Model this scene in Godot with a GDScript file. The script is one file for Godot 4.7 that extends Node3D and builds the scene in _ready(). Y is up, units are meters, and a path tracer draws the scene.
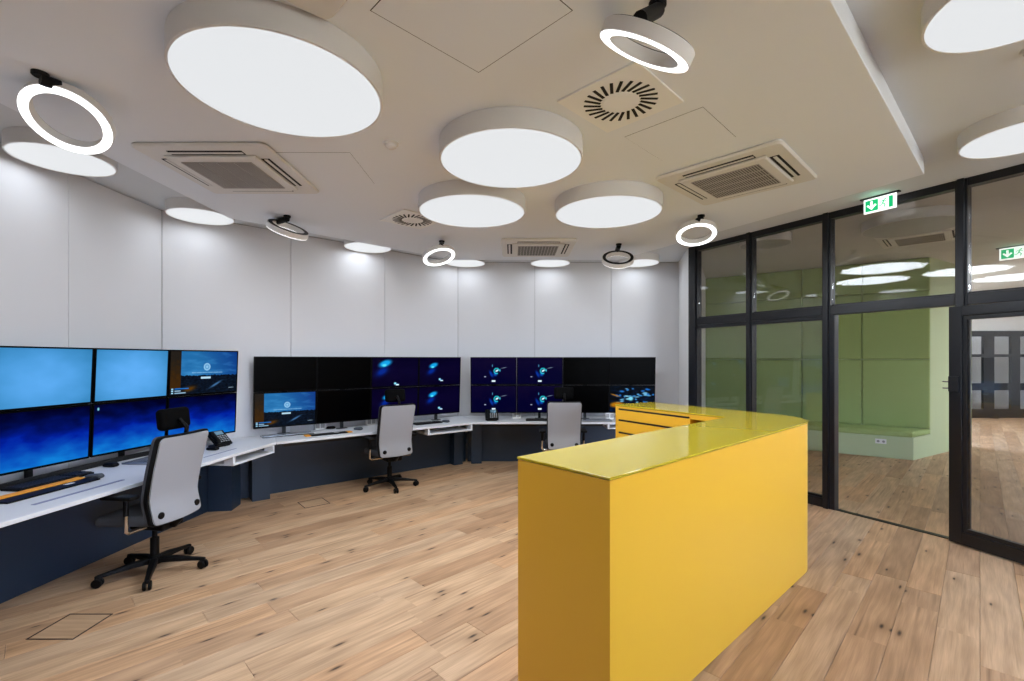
extends Node3D
# Plan coordinates: X to the right, D away from the camera, h above the floor (metres).

var mats := {}
var taken := {}
var LAMP := 12.0            # radiance of the disc lamps' light

func P(x: float, h: float, d: float) -> Vector3:
	return Vector3(x, h, -d)

func lin(r: float, g: float, b: float) -> Color:
	return Color(r / 255.0, g / 255.0, b / 255.0)

# ---------------------------------------------------------------- nodes
func numbered(called: String) -> String:
	if not taken.has(called):
		taken[called] = 0
		return called
	taken[called] += 1
	return "%s_%03d" % [called, taken[called]]

func tag(o: Node3D, label: String, category: String, group := "") -> Node3D:
	o.set_meta("label", label)
	o.set_meta("category", category)
	if group != "":
		o.set_meta("group", group)
	return o

func thing(called: String, label: String, category: String, at := Vector3.ZERO, turn := 0.0, group := "") -> Node3D:
	var o := Node3D.new()
	o.name = numbered(called)
	add_child(o)
	o.position = at
	o.rotation.y = turn
	tag(o, label, category, group)
	return o

func part(called: String, m: Mesh, mt: Material, parent: Node, at := Vector3.ZERO, b := Basis()) -> MeshInstance3D:
	var o := MeshInstance3D.new()
	o.name = called
	o.mesh = m
	o.material_override = mt
	o.transform = Transform3D(b, at)
	o.cast_shadow = GeometryInstance3D.SHADOW_CASTING_SETTING_ON
	parent.add_child(o, true)
	return o

func stuff(o: Node) -> void:
	o.set_meta("kind", "stuff")

func solo(called: String, m: Mesh, mt: Material, label: String, category: String, at := Vector3.ZERO, turn := 0.0, group := "") -> MeshInstance3D:
	var o := part(numbered(called), m, mt, self, at, Basis(Vector3.UP, turn))
	tag(o, label, category, group)
	return o

func struct(called: String, m: Mesh, mt: Material, at := Vector3.ZERO, turn := 0.0) -> MeshInstance3D:
	var o := part(called, m, mt, self, at, Basis(Vector3.UP, turn))
	o.set_meta("kind", "structure")
	return o

func frame_node(called: String, at := Vector3.ZERO, turn := 0.0) -> Node3D:
	var o := Node3D.new()
	o.name = called
	add_child(o)
	o.position = at
	o.rotation.y = turn
	o.set_meta("kind", "structure")
	return o

# ---------------------------------------------------------------- materials
func mat(called: String, c: Color, rough := 0.6, metal := 0.0, spec := 0.5) -> StandardMaterial3D:
	if mats.has(called):
		return mats[called]
	var m := StandardMaterial3D.new()
	m.resource_name = called
	m.albedo_color = c
	m.roughness = rough
	m.metallic = metal
	m.metallic_specular = spec
	mats[called] = m
	return m

func glow(called: String, c: Color, e: float, base := 0.9) -> StandardMaterial3D:
	var m := mat(called, Color(base, base, base), 0.6)
	m.emission_enabled = true
	m.emission = c
	m.emission_energy_multiplier = e
	return m

func glass(called: String, c: Color, a: float) -> StandardMaterial3D:
	var m := mat(called, Color(c.r, c.g, c.b, a), 0.0)
	m.transparency = BaseMaterial3D.TRANSPARENCY_ALPHA
	return m

func noise(f: float, oct := 3, sd := 1) -> FastNoiseLite:
	var n := FastNoiseLite.new()
	n.seed = sd
	n.frequency = f
	n.noise_type = FastNoiseLite.TYPE_SIMPLEX_SMOOTH
	n.fractal_octaves = oct
	return n

func picture(w: int, h: int, f: Callable) -> ImageTexture:
	var im := Image.create_empty(w, h, false, Image.FORMAT_RGB8)
	for y in h:
		for x in w:
			im.set_pixel(x, y, f.call((x + 0.5) / w, (y + 0.5) / h))
	return ImageTexture.create_from_image(im)

func weave(m: StandardMaterial3D, scale: float, depth: float) -> StandardMaterial3D:
	if not mats.has("weave_tex"):
		var n := noise(0.35, 2, 9)
		mats["weave_tex"] = picture(128, 128, func(u, v):
			var k: float = 0.5 + 0.22 * sin(u * TAU * 24.0) + 0.22 * sin(v * TAU * 24.0) + 0.1 * n.get_noise_2d(u * 128, v * 128)
			return Color(k, k, k))
	m.heightmap_enabled = true
	m.heightmap_texture = mats["weave_tex"]
	m.heightmap_scale = depth
	m.uv1_triplanar = true
	m.uv1_scale = Vector3.ONE * scale
	return m

# ---------------------------------------------------------------- meshes (triangles are collected counter-clockwise from outside)
func fin(t: PackedVector3Array, ang := 38.0, uv := PackedVector2Array()) -> ArrayMesh:
	var nf := t.size() / 3
	var fn := PackedVector3Array()
	fn.resize(nf)
	var at := {}
	for f in nf:
		fn[f] = (t[f * 3 + 1] - t[f * 3]).cross(t[f * 3 + 2] - t[f * 3])
		for k in 3:
			var key := Vector3i((t[f * 3 + k] * 20000.0).round())
			if not at.has(key):
				at[key] = PackedInt32Array()
			at[key].append(f)
	var cs := cos(deg_to_rad(ang))
	var vs := PackedVector3Array()
	var ns := PackedVector3Array()
	var us := PackedVector2Array()
	for f in nf:
		var own := fn[f].normalized()
		for k in [0, 2, 1]:
			var p := t[f * 3 + k]
			var s := Vector3.ZERO
			for g in at[Vector3i((p * 20000.0).round())]:
				if fn[g].normalized().dot(own) > cs:
					s += fn[g]
			vs.append(p)
			ns.append(s.normalized() if s.length() > 1e-12 else Vector3.UP)
			if uv.size():
				us.append(uv[f * 3 + k])
	var a := []
	a.resize(Mesh.ARRAY_MAX)
	a[Mesh.ARRAY_VERTEX] = vs
	a[Mesh.ARRAY_NORMAL] = ns
	if uv.size():
		a[Mesh.ARRAY_TEX_UV] = us
	var m := ArrayMesh.new()
	m.add_surface_from_arrays(Mesh.PRIMITIVE_TRIANGLES, a)
	return m

func quad(t: PackedVector3Array, a: Vector3, b: Vector3, c: Vector3, d: Vector3) -> void:
	t.append_array([a, b, c, a, c, d])

var boxes := {}
func rbt(size: Vector3, r: float, seg := 1, at := Vector3.ZERO, b := Basis()) -> PackedVector3Array:
	var e := size / 2.0
	r = minf(r, minf(e.x, minf(e.y, e.z)) * 0.999)
	var inner := e - Vector3.ONE * r
	var t := PackedVector3Array()
	for ax in 3:
		for sg in [-1.0, 1.0]:
			var ua := (ax + 1) % 3
			var va := (ax + 2) % 3
			var us := []
			var vs := []
			for k in seg + 1:
				us.append(-e[ua] + r * k / seg)
				vs.append(-e[va] + r * k / seg)
			for k in seg + 1:
				us.append(inner[ua] + r * k / seg)
				vs.append(inner[va] + r * k / seg)
			var grid := []
			for i in us.size():
				var row := PackedVector3Array()
				for j in vs.size():
					var q := Vector3.ZERO
					q[ax] = e[ax] * sg
					q[ua] = us[i]
					q[va] = vs[j]
					var c := q.clamp(-inner, inner)
					row.append(at + b * (c + r * (q - c).normalized()))
				grid.append(row)
			for i in us.size() - 1:
				for j in vs.size() - 1:
					if sg > 0:
						quad(t, grid[i][j], grid[i + 1][j], grid[i + 1][j + 1], grid[i][j + 1])
					else:
						quad(t, grid[i][j], grid[i][j + 1], grid[i + 1][j + 1], grid[i + 1][j])
	return t

func rb(size: Vector3, r := 0.004, seg := 1) -> ArrayMesh:
	var key := [size, r, seg]
	if not boxes.has(key):
		boxes[key] = fin(rbt(size, r, seg))
	return boxes[key]

func area2(p: PackedVector2Array) -> float:
	var s := 0.0
	for i in p.size():
		s += p[i].cross(p[(i + 1) % p.size()])
	return s / 2.0

func inset(p: PackedVector2Array, b: float) -> PackedVector2Array:
	var o := PackedVector2Array()
	var n := p.size()
	for i in n:
		var e0 := (p[i] - p[(i + n - 1) % n]).normalized()
		var e1 := (p[(i + 1) % n] - p[i]).normalized()
		var n0 := Vector2(-e0.y, e0.x)
		var n1 := Vector2(-e1.y, e1.x)
		var m := n0 + n1
		o.append(p[i] + m * b / maxf(0.3, 1.0 + n0.dot(n1)))
	return o

func prt(poly: PackedVector2Array, h0: float, h1: float, bv := 0.0) -> PackedVector3Array:
	var p := poly.duplicate()
	if area2(p) < 0:
		p.reverse()
	var t := PackedVector3Array()
	var q := inset(p, bv) if bv > 0 else p
	var idx := Geometry2D.triangulate_polygon(q)
	for k in range(0, idx.size(), 3):
		var a := q[idx[k]]
		var b := q[idx[k + 1]]
		var c := q[idx[k + 2]]
		if (b - a).cross(c - a) < 0:
			var s := b
			b = c
			c = s
		t.append_array([P(a.x, h1, a.y), P(b.x, h1, b.y), P(c.x, h1, c.y)])
		t.append_array([P(a.x, h0, a.y), P(c.x, h0, c.y), P(b.x, h0, b.y)])
	var n := p.size()
	for i in n:
		var j := (i + 1) % n
		if bv > 0:
			quad(t, P(q[i].x, h0, q[i].y), P(q[j].x, h0, q[j].y), P(p[j].x, h0 + bv, p[j].y), P(p[i].x, h0 + bv, p[i].y))
			quad(t, P(p[i].x, h0 + bv, p[i].y), P(p[j].x, h0 + bv, p[j].y), P(p[j].x, h1 - bv, p[j].y), P(p[i].x, h1 - bv, p[i].y))
			quad(t, P(p[i].x, h1 - bv, p[i].y), P(p[j].x, h1 - bv, p[j].y), P(q[j].x, h1, q[j].y), P(q[i].x, h1, q[i].y))
		else:
			quad(t, P(p[i].x, h0, p[i].y), P(p[j].x, h0, p[j].y), P(p[j].x, h1, p[j].y), P(p[i].x, h1, p[i].y))
	return t

func prism(poly: PackedVector2Array, h0: float, h1: float, bv := 0.0) -> ArrayMesh:
	return fin(prt(poly, h0, h1, bv), 28.0)

func pv(a: Array) -> PackedVector2Array:
	var p := PackedVector2Array()
	for k in range(0, a.size(), 2):
		p.append(Vector2(a[k], a[k + 1]))
	return p

func seg_poly(a: Vector2, b: Vector2, l: float, r: float) -> PackedVector2Array:
	# strip along a-b reaching l to its left and r to its right (seen from above, D up)
	var u := (b - a).normalized()
	var n := Vector2(-u.y, u.x)
	return PackedVector2Array([a - n * r, b - n * r, b + n * l, a + n * l])

func lth(profile: Array, seg := 48, closed := false) -> PackedVector3Array:
	var t := PackedVector3Array()
	var n := profile.size()
	for k in (n if closed else n - 1):
		var p: Vector2 = profile[k]
		var q: Vector2 = profile[(k + 1) % n]
		for j in seg:
			var a := TAU * j / seg
			var b := TAU * (j + 1) / seg
			var A := Vector3(p.x * cos(a), p.y, -p.x * sin(a))
			var B := Vector3(p.x * cos(b), p.y, -p.x * sin(b))
			var C := Vector3(q.x * cos(b), q.y, -q.x * sin(b))
			var E := Vector3(q.x * cos(a), q.y, -q.x * sin(a))
			if p.x > 1e-6:
				t.append_array([A, B, C])
			if q.x > 1e-6:
				t.append_array([A, C, E])
	return t

func lathe(profile: Array, seg := 48, closed := false) -> ArrayMesh:
	return fin(lth(profile, seg, closed), 38.0)

func tbt(pts: Array, r: float, seg := 10, r2 := -1.0) -> PackedVector3Array:
	var t := PackedVector3Array()
	var rings := []
	var n := pts.size()
	var side := Vector3.ZERO
	for i in n:
		var dir: Vector3 = (pts[mini(i + 1, n - 1)] - pts[maxi(i - 1, 0)]).normalized()
		if side == Vector3.ZERO:
			side = dir.cross(Vector3.UP if absf(dir.y) < 0.9 else Vector3.RIGHT).normalized()
		else:
			side = (side - dir * side.dot(dir)).normalized()
		var up := dir.cross(side)
		var ring := PackedVector3Array()
		var rr := r if r2 < 0 else lerpf(r, r2, float(i) / (n - 1))
		for j in seg:
			var a := TAU * j / seg
			ring.append(pts[i] + (side * cos(a) + up * sin(a)) * rr)
		rings.append(ring)
	for i in n - 1:
		for j in seg:
			var k := (j + 1) % seg
			quad(t, rings[i][j], rings[i][k], rings[i + 1][k], rings[i + 1][j])
	for j in seg:
		var k := (j + 1) % seg
		t.append_array([pts[0], rings[0][k], rings[0][j], pts[n - 1], rings[n - 1][j], rings[n - 1][k]])
	return t

func tube(pts: Array, r: float, seg := 10, r2 := -1.0) -> ArrayMesh:
	return fin(tbt(pts, r, seg, r2), 50.0)

# flat figure (x right, y up) given a thickness along +z
func plate_fig(poly: PackedVector2Array, z0: float, z1: float) -> PackedVector3Array:
	var t := PackedVector3Array()
	for v in prt(poly, z0, z1):
		t.append(Vector3(v.x, -v.z, v.y))
	return t

# ---------------------------------------------------------------- main
func _ready() -> void:
	var cam := Camera3D.new()
	cam.name = "camera"
	cam.projection = Camera3D.PROJECTION_FRUSTUM
	cam.near = 0.05
	cam.far = 200.0
	cam.size = 0.05 * 681.0 / 468.0
	cam.frustum_offset = Vector2(0, 0.05 * (359.5 - 340.5) / 468.0)
	cam.position = Vector3(0, 1.65, 0)
	add_child(cam)
	cam.current = true
	var env := Environment.new()
	env.background_mode = Environment.BG_SKY
	var sky := Sky.new()
	var sm := ProceduralSkyMaterial.new()
	sm.sky_top_color = Color(0.55, 0.68, 0.9)
	sm.sky_horizon_color = Color(0.85, 0.89, 0.95)
	sm.ground_bottom_color = Color(0.42, 0.42, 0.4)
	sm.ground_horizon_color = Color(0.7, 0.72, 0.74)
	sm.sky_energy_multiplier = 4.6
	sm.ground_energy_multiplier = 6.0
	sky.sky_material = sm
	env.sky = sky
	env.tonemap_mode = Environment.TONE_MAPPER_LINEAR
	env.tonemap_exposure = 1.14
	env.sdfgi_enabled = true
	env.ssao_enabled = true
	env.ssil_enabled = true
	var we := WorldEnvironment.new()
	we.name = "environment"
	we.environment = env
	add_child(we)
	make_materials()
	build_shell()
	build_floor()
	build_glazing()
	build_hall()
	build_ceiling_fittings()
	build_desks()
	build_monitors()
	build_counter()
	build_chairs()
	build_desk_objects()

var wall_mat: StandardMaterial3D
var ceil_mat: StandardMaterial3D
var island_mat: StandardMaterial3D
var frame_mat: StandardMaterial3D
var white_metal: StandardMaterial3D
var black_plastic: StandardMaterial3D
var navy: StandardMaterial3D
var desk_white: StandardMaterial3D
var yellow: StandardMaterial3D
var pane_mat: StandardMaterial3D

func make_materials() -> void:
	wall_mat = weave(mat("wall_fabric", Color(0.83, 0.83, 0.845), 0.85, 0.0, 0.3), 6.0, 0.02)
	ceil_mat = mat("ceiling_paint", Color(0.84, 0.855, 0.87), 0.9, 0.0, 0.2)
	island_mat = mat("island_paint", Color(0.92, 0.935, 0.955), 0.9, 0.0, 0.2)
	frame_mat = mat("dark_frame", Color(0.04, 0.05, 0.075), 0.35)
	white_metal = mat("white_metal", Color(0.86, 0.85, 0.84), 0.5)
	black_plastic = mat("black_plastic", Color(0.03, 0.03, 0.035), 0.5, 0.0, 0.28)
	navy = mat("navy_laminate", Color(0.10, 0.178, 0.26), 0.5)
	desk_white = mat("desk_white", Color(0.86, 0.87, 0.89), 0.4)
	yellow = mat("yellow_lacquer", Color(0.90, 0.69, 0.19), 0.32)
	pane_mat = glass("clear_pane", Color(0.12, 0.15, 0.13), 0.10)

func wall(called: String, a: Vector2, b: Vector2, cuts: Array, top := 3.36) -> MeshInstance3D:
	# a to b with the room on the right-hand side; panels stand 18 mm in front of the masonry
	var u := (b - a).normalized()
	var w := struct(called, prism(seg_poly(a - u * 0.25, b + u * 0.25, 0.24, -0.018), 0.0, top), mat("wall_core", Color(0.5, 0.5, 0.5), 0.9))
	var full := a.distance_to(b)
	for k in cuts.size() - 1:
		var s: float = maxf(cuts[k], 0.0) + 0.0025
		var e: float = minf(cuts[k + 1], full) - 0.0025
		var mid := a + u * (s + e) / 2.0
		var n := Vector2(-u.y, u.x)
		mid += n * 0.009
		part("wall_panel", rb(Vector3(e - s, 3.262, 0.018), 0.002), wall_mat, w, P(mid.x, 1.633, mid.y), Basis(Vector3.UP, atan2(u.y, u.x)))
	return w

func build_shell() -> void:
	wall("wall_west", Vector2(-3.8, -3.0), Vector2(-3.8, 5.08), [0, 1.4, 2.5, 3.6, 4.7, 5.86, 7.01, 8.08])
	wall("wall_northwest", Vector2(-3.8, 5.08), Vector2(-0.9, 7.79), [0, 1.33, 2.64, 3.97])
	wall("wall_north", Vector2(-0.9, 7.79), Vector2(2.775, 7.79), [0, 1.28, 2.55, 3.675])
	struct("wall_return", prism(pv([2.775, 7.79, 2.566, 6.808, 2.60, 6.73, 4.18, 10.1, 4.02, 10.7, 2.775, 8.2]), 0, 3.42), mat("plaster", Color(0.9, 0.9, 0.9), 0.9))
	# ceiling with the lower panel hung inside it
	var c := struct("ceiling", prism(pv([-4.05, -3.25, 7.9, -3.25, 8.15, -3.05, 2.62, 6.74, 2.8, 8.05, -1.0, 8.05, -4.05, 5.2]), 3.272, 3.5), ceil_mat)
	var isl := pv([-2.99, -1.0, -1.9, -1.0, 3.33, 3.78, 1.60, 7.04, -0.86, 7.04, -2.99, 4.96])
	part("dropped_panel", prism(isl, 3.146, 3.2725, 0.003), island_mat, c)
	# access hatches: dark shadow gaps with a lid flush in the panel
	var gap := mat("shadow_gap", Color(0.1, 0.09, 0.08), 0.9)
	for h in [[-0.174, 2.005, 0.615, 45.0, 0.0035], [1.13, 3.145, 0.53, 45.0, 0.0013], [-1.47, 3.68, 0.6, 0.0, 0.0010]]:
		var b := Basis(Vector3.UP, deg_to_rad(h[3]))
		part("hatch_gap", rb(Vector3(h[2], 0.002, h[2]), 0.0004), gap, c, P(h[0], 3.1457, h[1]), b)
		part("access_hatch", rb(Vector3(h[2] - 2.0 * h[4], 0.003, h[2] - 2.0 * h[4]), 0.0008), island_mat, c, P(h[0], 3.1454, h[1]), b)
	# south wall behind the camera with a band of windows
	var core := mat("plaster", Color(0.9, 0.9, 0.9), 0.9)
	var s := struct("wall_south", prism(pv([-4.02, -3.2, 8.2, -3.2, 8.2, -3.0, -4.02, -3.0]), 0, 0.75), core)
	part("lintel", prism(pv([-4.02, -3.2, 8.2, -3.2, 8.2, -3.0, -4.02, -3.0]), 2.75, 3.36), core, s)
	part("pier", prism(pv([-4.02, -3.2, 3.2, -3.2, 3.2, -3.0, -4.02, -3.0]), 0.75, 2.75), core, s)
	part("pier", prism(pv([7.64, -3.2, 8.2, -3.2, 8.2, -3.0, 7.64, -3.0]), 0.75, 2.75), core, s)
	for k in 3:
		var w := frame_node("window_%d" % (k + 3), P(3.2 + 1.48 * k + 0.74, 0.75, -3.1))
		for e in [[-0.71, 1.0, 0.06, 2.0], [0.71, 1.0, 0.06, 2.0], [0.0, 0.03, 1.36, 0.06], [0.0, 1.97, 1.36, 0.06]]:
			part("window_frame", rb(Vector3(e[2], e[3], 0.08), 0.004), frame_mat, w, Vector3(e[0], e[1], 0))
		part("pane", rb(Vector3(1.36, 1.88, 0.01), 0.001), glass("window_glass", Color(0.8, 0.85, 0.85), 0.03), w, Vector3(0, 1.0, 0))

# ---------------------------------------------------------------- floor
func wood_texture() -> ImageTexture:
	var W := 1024
	var H := 512
	var grain := noise(0.02, 4, 3)
	var fine := noise(0.09, 2, 5)
	var big := noise(0.004, 2, 8)
	var rng := RandomNumberGenerator.new()
	rng.seed = 71
	var knots := []
	for k in 10:
		knots.append([rng.randf() * W, rng.randf_range(12, H - 12), rng.randf_range(4.0, 9.0), rng.randf_range(3.0, 6.5)])
	var data := PackedByteArray()
	data.resize(W * H * 3)
	for y in H:
		for x in W:
			var warp := big.get_noise_2d(x, y * 2.0) * 26.0
			var g := grain.get_noise_2d(x * 0.14, y * 2.6 + warp)
			var f := fine.get_noise_2d(x * 0.12, y * 3.0)
			var b := big.get_noise_2d(x + 900.0, y * 3.0)
			var k := 0.87 + 0.085 * g + 0.04 * f + 0.09 * b
			var streak := grain.get_noise_2d(x * 0.04 + 500.0, y * 1.1)
			if streak > 0.36:
				k -= (streak - 0.36) * 0.55
			var warm := 0.0
			for q in knots:
				var dx: float = (x - q[0]) / (q[2] * 1.7)
				var dy: float = (y - q[1]) / q[3]
				var dd := dx * dx + dy * dy
				if dd < 40.0:
					var e := exp(-dd * 0.9)
					k -= 0.62 * e + 0.10 * exp(-dd * 0.09)
					warm += 0.3 * e
			k = clampf(k, 0.12, 1.0)
			var i := (y * W + x) * 3
			data[i] = int(255.0 * clampf(k * 0.895, 0, 1))
			data[i + 1] = int(255.0 * clampf(pow(k, 1.1) * 0.755, 0, 1))
			data[i + 2] = int(255.0 * clampf(pow(k, 1.22) * 0.63 + warm * 0.02, 0, 1))
	return ImageTexture.create_from_image(Image.create_from_data(W, H, false, Image.FORMAT_RGB8, data))

func plank_tris(L: float, w: float, row: int, off: float) -> Array:
	# local x along the plank, y up; bevelled top edges, UVs cut from one of four strips of the wood picture
	var t := PackedVector3Array()
	var uv := PackedVector2Array()
	var b := 0.0022
	var hx := L / 2.0 - 0.0006
	var hz := w / 2.0 - 0.0006
	var lo := [Vector3(-hx, -b, hz), Vector3(hx, -b, hz), Vector3(hx, -b, -hz), Vector3(-hx, -b, -hz)]
	var hi := [Vector3(-hx + b, 0, hz - b), Vector3(hx - b, 0, hz - b), Vector3(hx - b, 0, -hz + b), Vector3(-hx + b, 0, -hz + b)]
	var gr := [Vector3(-hx, -0.014, hz), Vector3(hx, -0.014, hz), Vector3(hx, -0.014, -hz), Vector3(-hx, -0.014, -hz)]
	quad(t, hi[0], hi[1], hi[2], hi[3])
	for i in 4:
		var j := (i + 1) % 4
		quad(t, lo[i], lo[j], hi[j], hi[i])
		quad(t, gr[i], gr[j], lo[j], lo[i])
	for p in t:
		uv.append(Vector2((p.x + hx) / 2.6 + off, (row + clampf(0.5 + p.z / w, 0.02, 0.98)) / 4.0))
	return [t, uv]

func build_floor() -> void:
	var base := struct("floor", prism(pv([-4.05, -3.25, 17.0, -3.25, 17.0, 14.2, -4.05, 14.2]), -0.2, -0.013), mat("floor_bed", Color(0.16, 0.11, 0.07), 0.9))
	var tex := wood_texture()
	var tints := [Color(0.965, 0.96, 0.93), Color(0.915, 0.89, 0.85), Color(0.85, 0.81, 0.76), Color(0.97, 0.93, 0.87), Color(0.94, 0.945, 0.93)]
	var wm := []
	for k in tints.size():
		var m := mat("oak_%d" % k, tints[k], 0.42, 0.0, 0.4)
		m.albedo_texture = tex
		m.heightmap_enabled = true
		m.heightmap_texture = tex
		m.heightmap_scale = 0.03
		wm.append(m)
	var rng := RandomNumberGenerator.new()
	rng.seed = 2024
	var a := Vector2(0.7071, 0.7071)
	var c := Vector2(0.7071, -0.7071)
	var w := 0.19
	var lens := [1.8, 2.1, 2.4]
	var variants := {}
	var rest := PackedVector3Array()
	var rest_uv := PackedVector2Array()
	var cand := []
	for j in range(-60, 66):
		var across := (j + 0.5) * w
		var s := -9.0 - rng.randf() * 2.0
		while s < 22.0:
			var L: float = lens[rng.randi() % 3]
			var mid := a * (s + L / 2.0) + c * across
			s += L
			var row := rng.randi() % 4
			var off := rng.randi() % 3 * 0.31
			var tone := rng.randi() % 7
			if mid.x < -4.4 or mid.x > 16.6 or mid.y < -3.4 or mid.y > 13.8:
				continue
			cand.append([mid, L, row, off, [0, 0, 3, 1, 4, 1, 2][tone]])
	cand.sort_custom(func(p, q): return rank(p[0]) < rank(q[0]))
	var turn := Basis(Vector3.UP, PI / 4.0)
	for k in cand.size():
		var q: Array = cand[k]
		var key := [q[1], q[2], q[3]]
		if not variants.has(key):
			var tu := plank_tris(q[1], w, q[2], q[3])
			variants[key] = [tu, fin(tu[0], 20.0, tu[1])]
		var at := P(q[0].x, 0.0, q[0].y)
		if k < 290:
			part("plank", variants[key][1], wm[q[4]], base, at, turn)
		else:
			for v in variants[key][0][0]:
				rest.append(at + turn * v)
			rest_uv.append_array(variants[key][0][1])
	stuff(part("planks_beyond", fin(rest, 20.0, rest_uv), wm[1], base))
	# floor boxes: framed lids let into the boards
	var lid := wm[0] as StandardMaterial3D
	var rim := mat("hatch_rim", Color(0.13, 0.08, 0.05), 0.6)
	for h in [[-2.725, 2.895, 0.0, "square wood-faced floor box lid in the boards at lower left of the desk"], [-2.28, 5.385, deg_to_rad(40.0), "square floor box lid in the boards before the middle desk"]]:
		var f := thing("floor_box", h[3], "floor box", P(h[0], 0.0, h[1]), h[2])
		var fr := PackedVector3Array()
		for e in [[0.0, 0.136, 0.28, 0.008], [0.0, -0.136, 0.28, 0.008], [0.136, 0.0, 0.008, 0.264], [-0.136, 0.0, 0.008, 0.264]]:
			fr.append_array(rbt(Vector3(e[2], 0.004, e[3]), 0.001, 1, Vector3(e[0], 0.001, e[1])))
		part("rim", fin(fr), rim, f)
		var tu := plank_tris(0.262, 0.262, 1, 0.2)
		part("lid", fin(tu[0], 20.0, tu[1]), lid, f, Vector3(0, 0.0022, 0), Basis(Vector3.UP, PI / 4.0 - h[2]) if false else Basis())

func rank(p: Vector2) -> float:
	# planks that show largest first; what is outside the view comes last
	var r := p.x / maxf(p.y, 0.1)
	if p.y < 1.6 or absf(r) > 1.45 or (p.x < -3.9) or (p.y > 8.2 and p.x < 4.0) or p.x - p.y < -9.8:
		return 1000.0 + p.length()
	return p.length()

# ---------------------------------------------------------------- glazing
const GA := Vector2(2.566, 6.808)
const GU := Vector2(0.49266, -0.87022)

func gbox(called: String, s0: float, s1: float, h0: float, h1: float, dep: float, out: float, parent: Node, mt: Material, bv := 0.004) -> MeshInstance3D:
	# a member of the glass wall from s0 to s1 along it; out moves it towards the room
	return part(called, rb(Vector3(s1 - s0, h1 - h0, dep), bv), mt, parent, Vector3((s0 + s1) / 2.0, (h0 + h1) / 2.0, out))

func build_glazing() -> void:
	var turn := atan2(GU.y, GU.x)
	var g := frame_node("window_1", P(GA.x, 0, GA.y), turn)
	var posts := [[0.0, 0.15], [0.9, 0.985], [1.818, 1.905], [2.945, 3.03], [3.98, 4.06], [5.0, 5.08], [6.0, 6.08], [7.2, 7.28], [8.4, 8.48], [9.6, 9.68], [10.8, 10.88]]
	for p in posts:
		gbox("post", p[0], p[1], 0.0, 3.272, 0.1, -0.05, g, frame_mat)
		gbox("post_cover", p[0] + 0.018, p[1] - 0.018, 0.0, 3.272, 0.03, 0.008, g, frame_mat, 0.003)
	for k in posts.size() - 1:
		var s0: float = posts[k][1]
		var s1: float = posts[k + 1][0]
		gbox("head_rail", s0, s1, 3.20, 3.272, 0.1, -0.05, g, frame_mat)
		gbox("transom", s0, s1, 2.14, 2.237, 0.1, -0.05, g, frame_mat)
		gbox("glazing_bead", s0, s1, 2.237, 2.255, 0.04, -0.05, g, frame_mat, 0.002)
		gbox("pane", s0, s1, 2.255, 3.20, 0.02, -0.05, g, pane_mat, 0.001)
		if k == 2 or k == 3:
			continue          # the doorway and the bay with the door leaf
		gbox("lower_rail", s0, s1, 2.094, 2.14, 0.08, -0.05, g, frame_mat)
		gbox("sill_rail", s0, s1, 0.0, 0.10, 0.1, -0.05, g, frame_mat)
		gbox("glazing_bead", s0, s1, 0.10, 0.125, 0.04, -0.05, g, frame_mat, 0.002)
		gbox("pane", s0, s1, 0.125, 2.094, 0.02, -0.05, g, pane_mat, 0.001)
	# doorway: jamb and floor track
	gbox("door_jamb", 1.905, 1.945, 0.0, 2.14, 0.09, -0.045, g, frame_mat)
	gbox("floor_track", 1.945, 2.945, 0.0, 0.006, 0.07, -0.05, g, mat("dark_metal", Color(0.16, 0.17, 0.18), 0.4, 0.6), 0.002)
	# door leaf, standing slightly ajar into the room
	var ang := atan2(-0.9659, 0.2588)
	var d := frame_node("door_1", P(3.949, 0, 4.234), ang)
	var L := 1.02
	gbox("stile", 0.0, 0.10, 0.012, 2.125, 0.07, -0.035, d, frame_mat, 0.006)
	gbox("stile", L - 0.10, L, 0.012, 2.125, 0.07, -0.035, d, frame_mat, 0.006)
	gbox("rail", 0.10, L - 0.10, 2.035, 2.125, 0.07, -0.035, d, frame_mat, 0.006)
	gbox("rail", 0.10, L - 0.10, 0.012, 0.125, 0.07, -0.035, d, frame_mat, 0.006)
	for e in [[0.10, 0.13, 0.125, 2.035], [L - 0.13, L - 0.10, 0.125, 2.035], [0.13, L - 0.13, 2.0, 2.035], [0.13, L - 0.13, 0.125, 0.16]]:
		gbox("glazing_bead", e[0], e[1], e[2], e[3], 0.045, -0.035, d, frame_mat, 0.003)
	gbox("pane", 0.13, L - 0.13, 0.16, 2.0, 0.02, -0.035, d, pane_mat, 0.001)
	var steel := mat("brushed_steel", Color(0.6, 0.6, 0.6), 0.3, 1.0)
	gbox("lock_case", 0.006, 0.085, 1.36, 1.50, 0.018, 0.008, d, frame_mat, 0.004)
	part("latch", rb(Vector3(0.05, 0.012, 0.012), 0.003), steel, d, Vector3(-0.02, 1.45, 0.0))
	part("latch", rb(Vector3(0.05, 0.012, 0.012), 0.003), steel, d, Vector3(-0.02, 1.39, 0.0))

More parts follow.
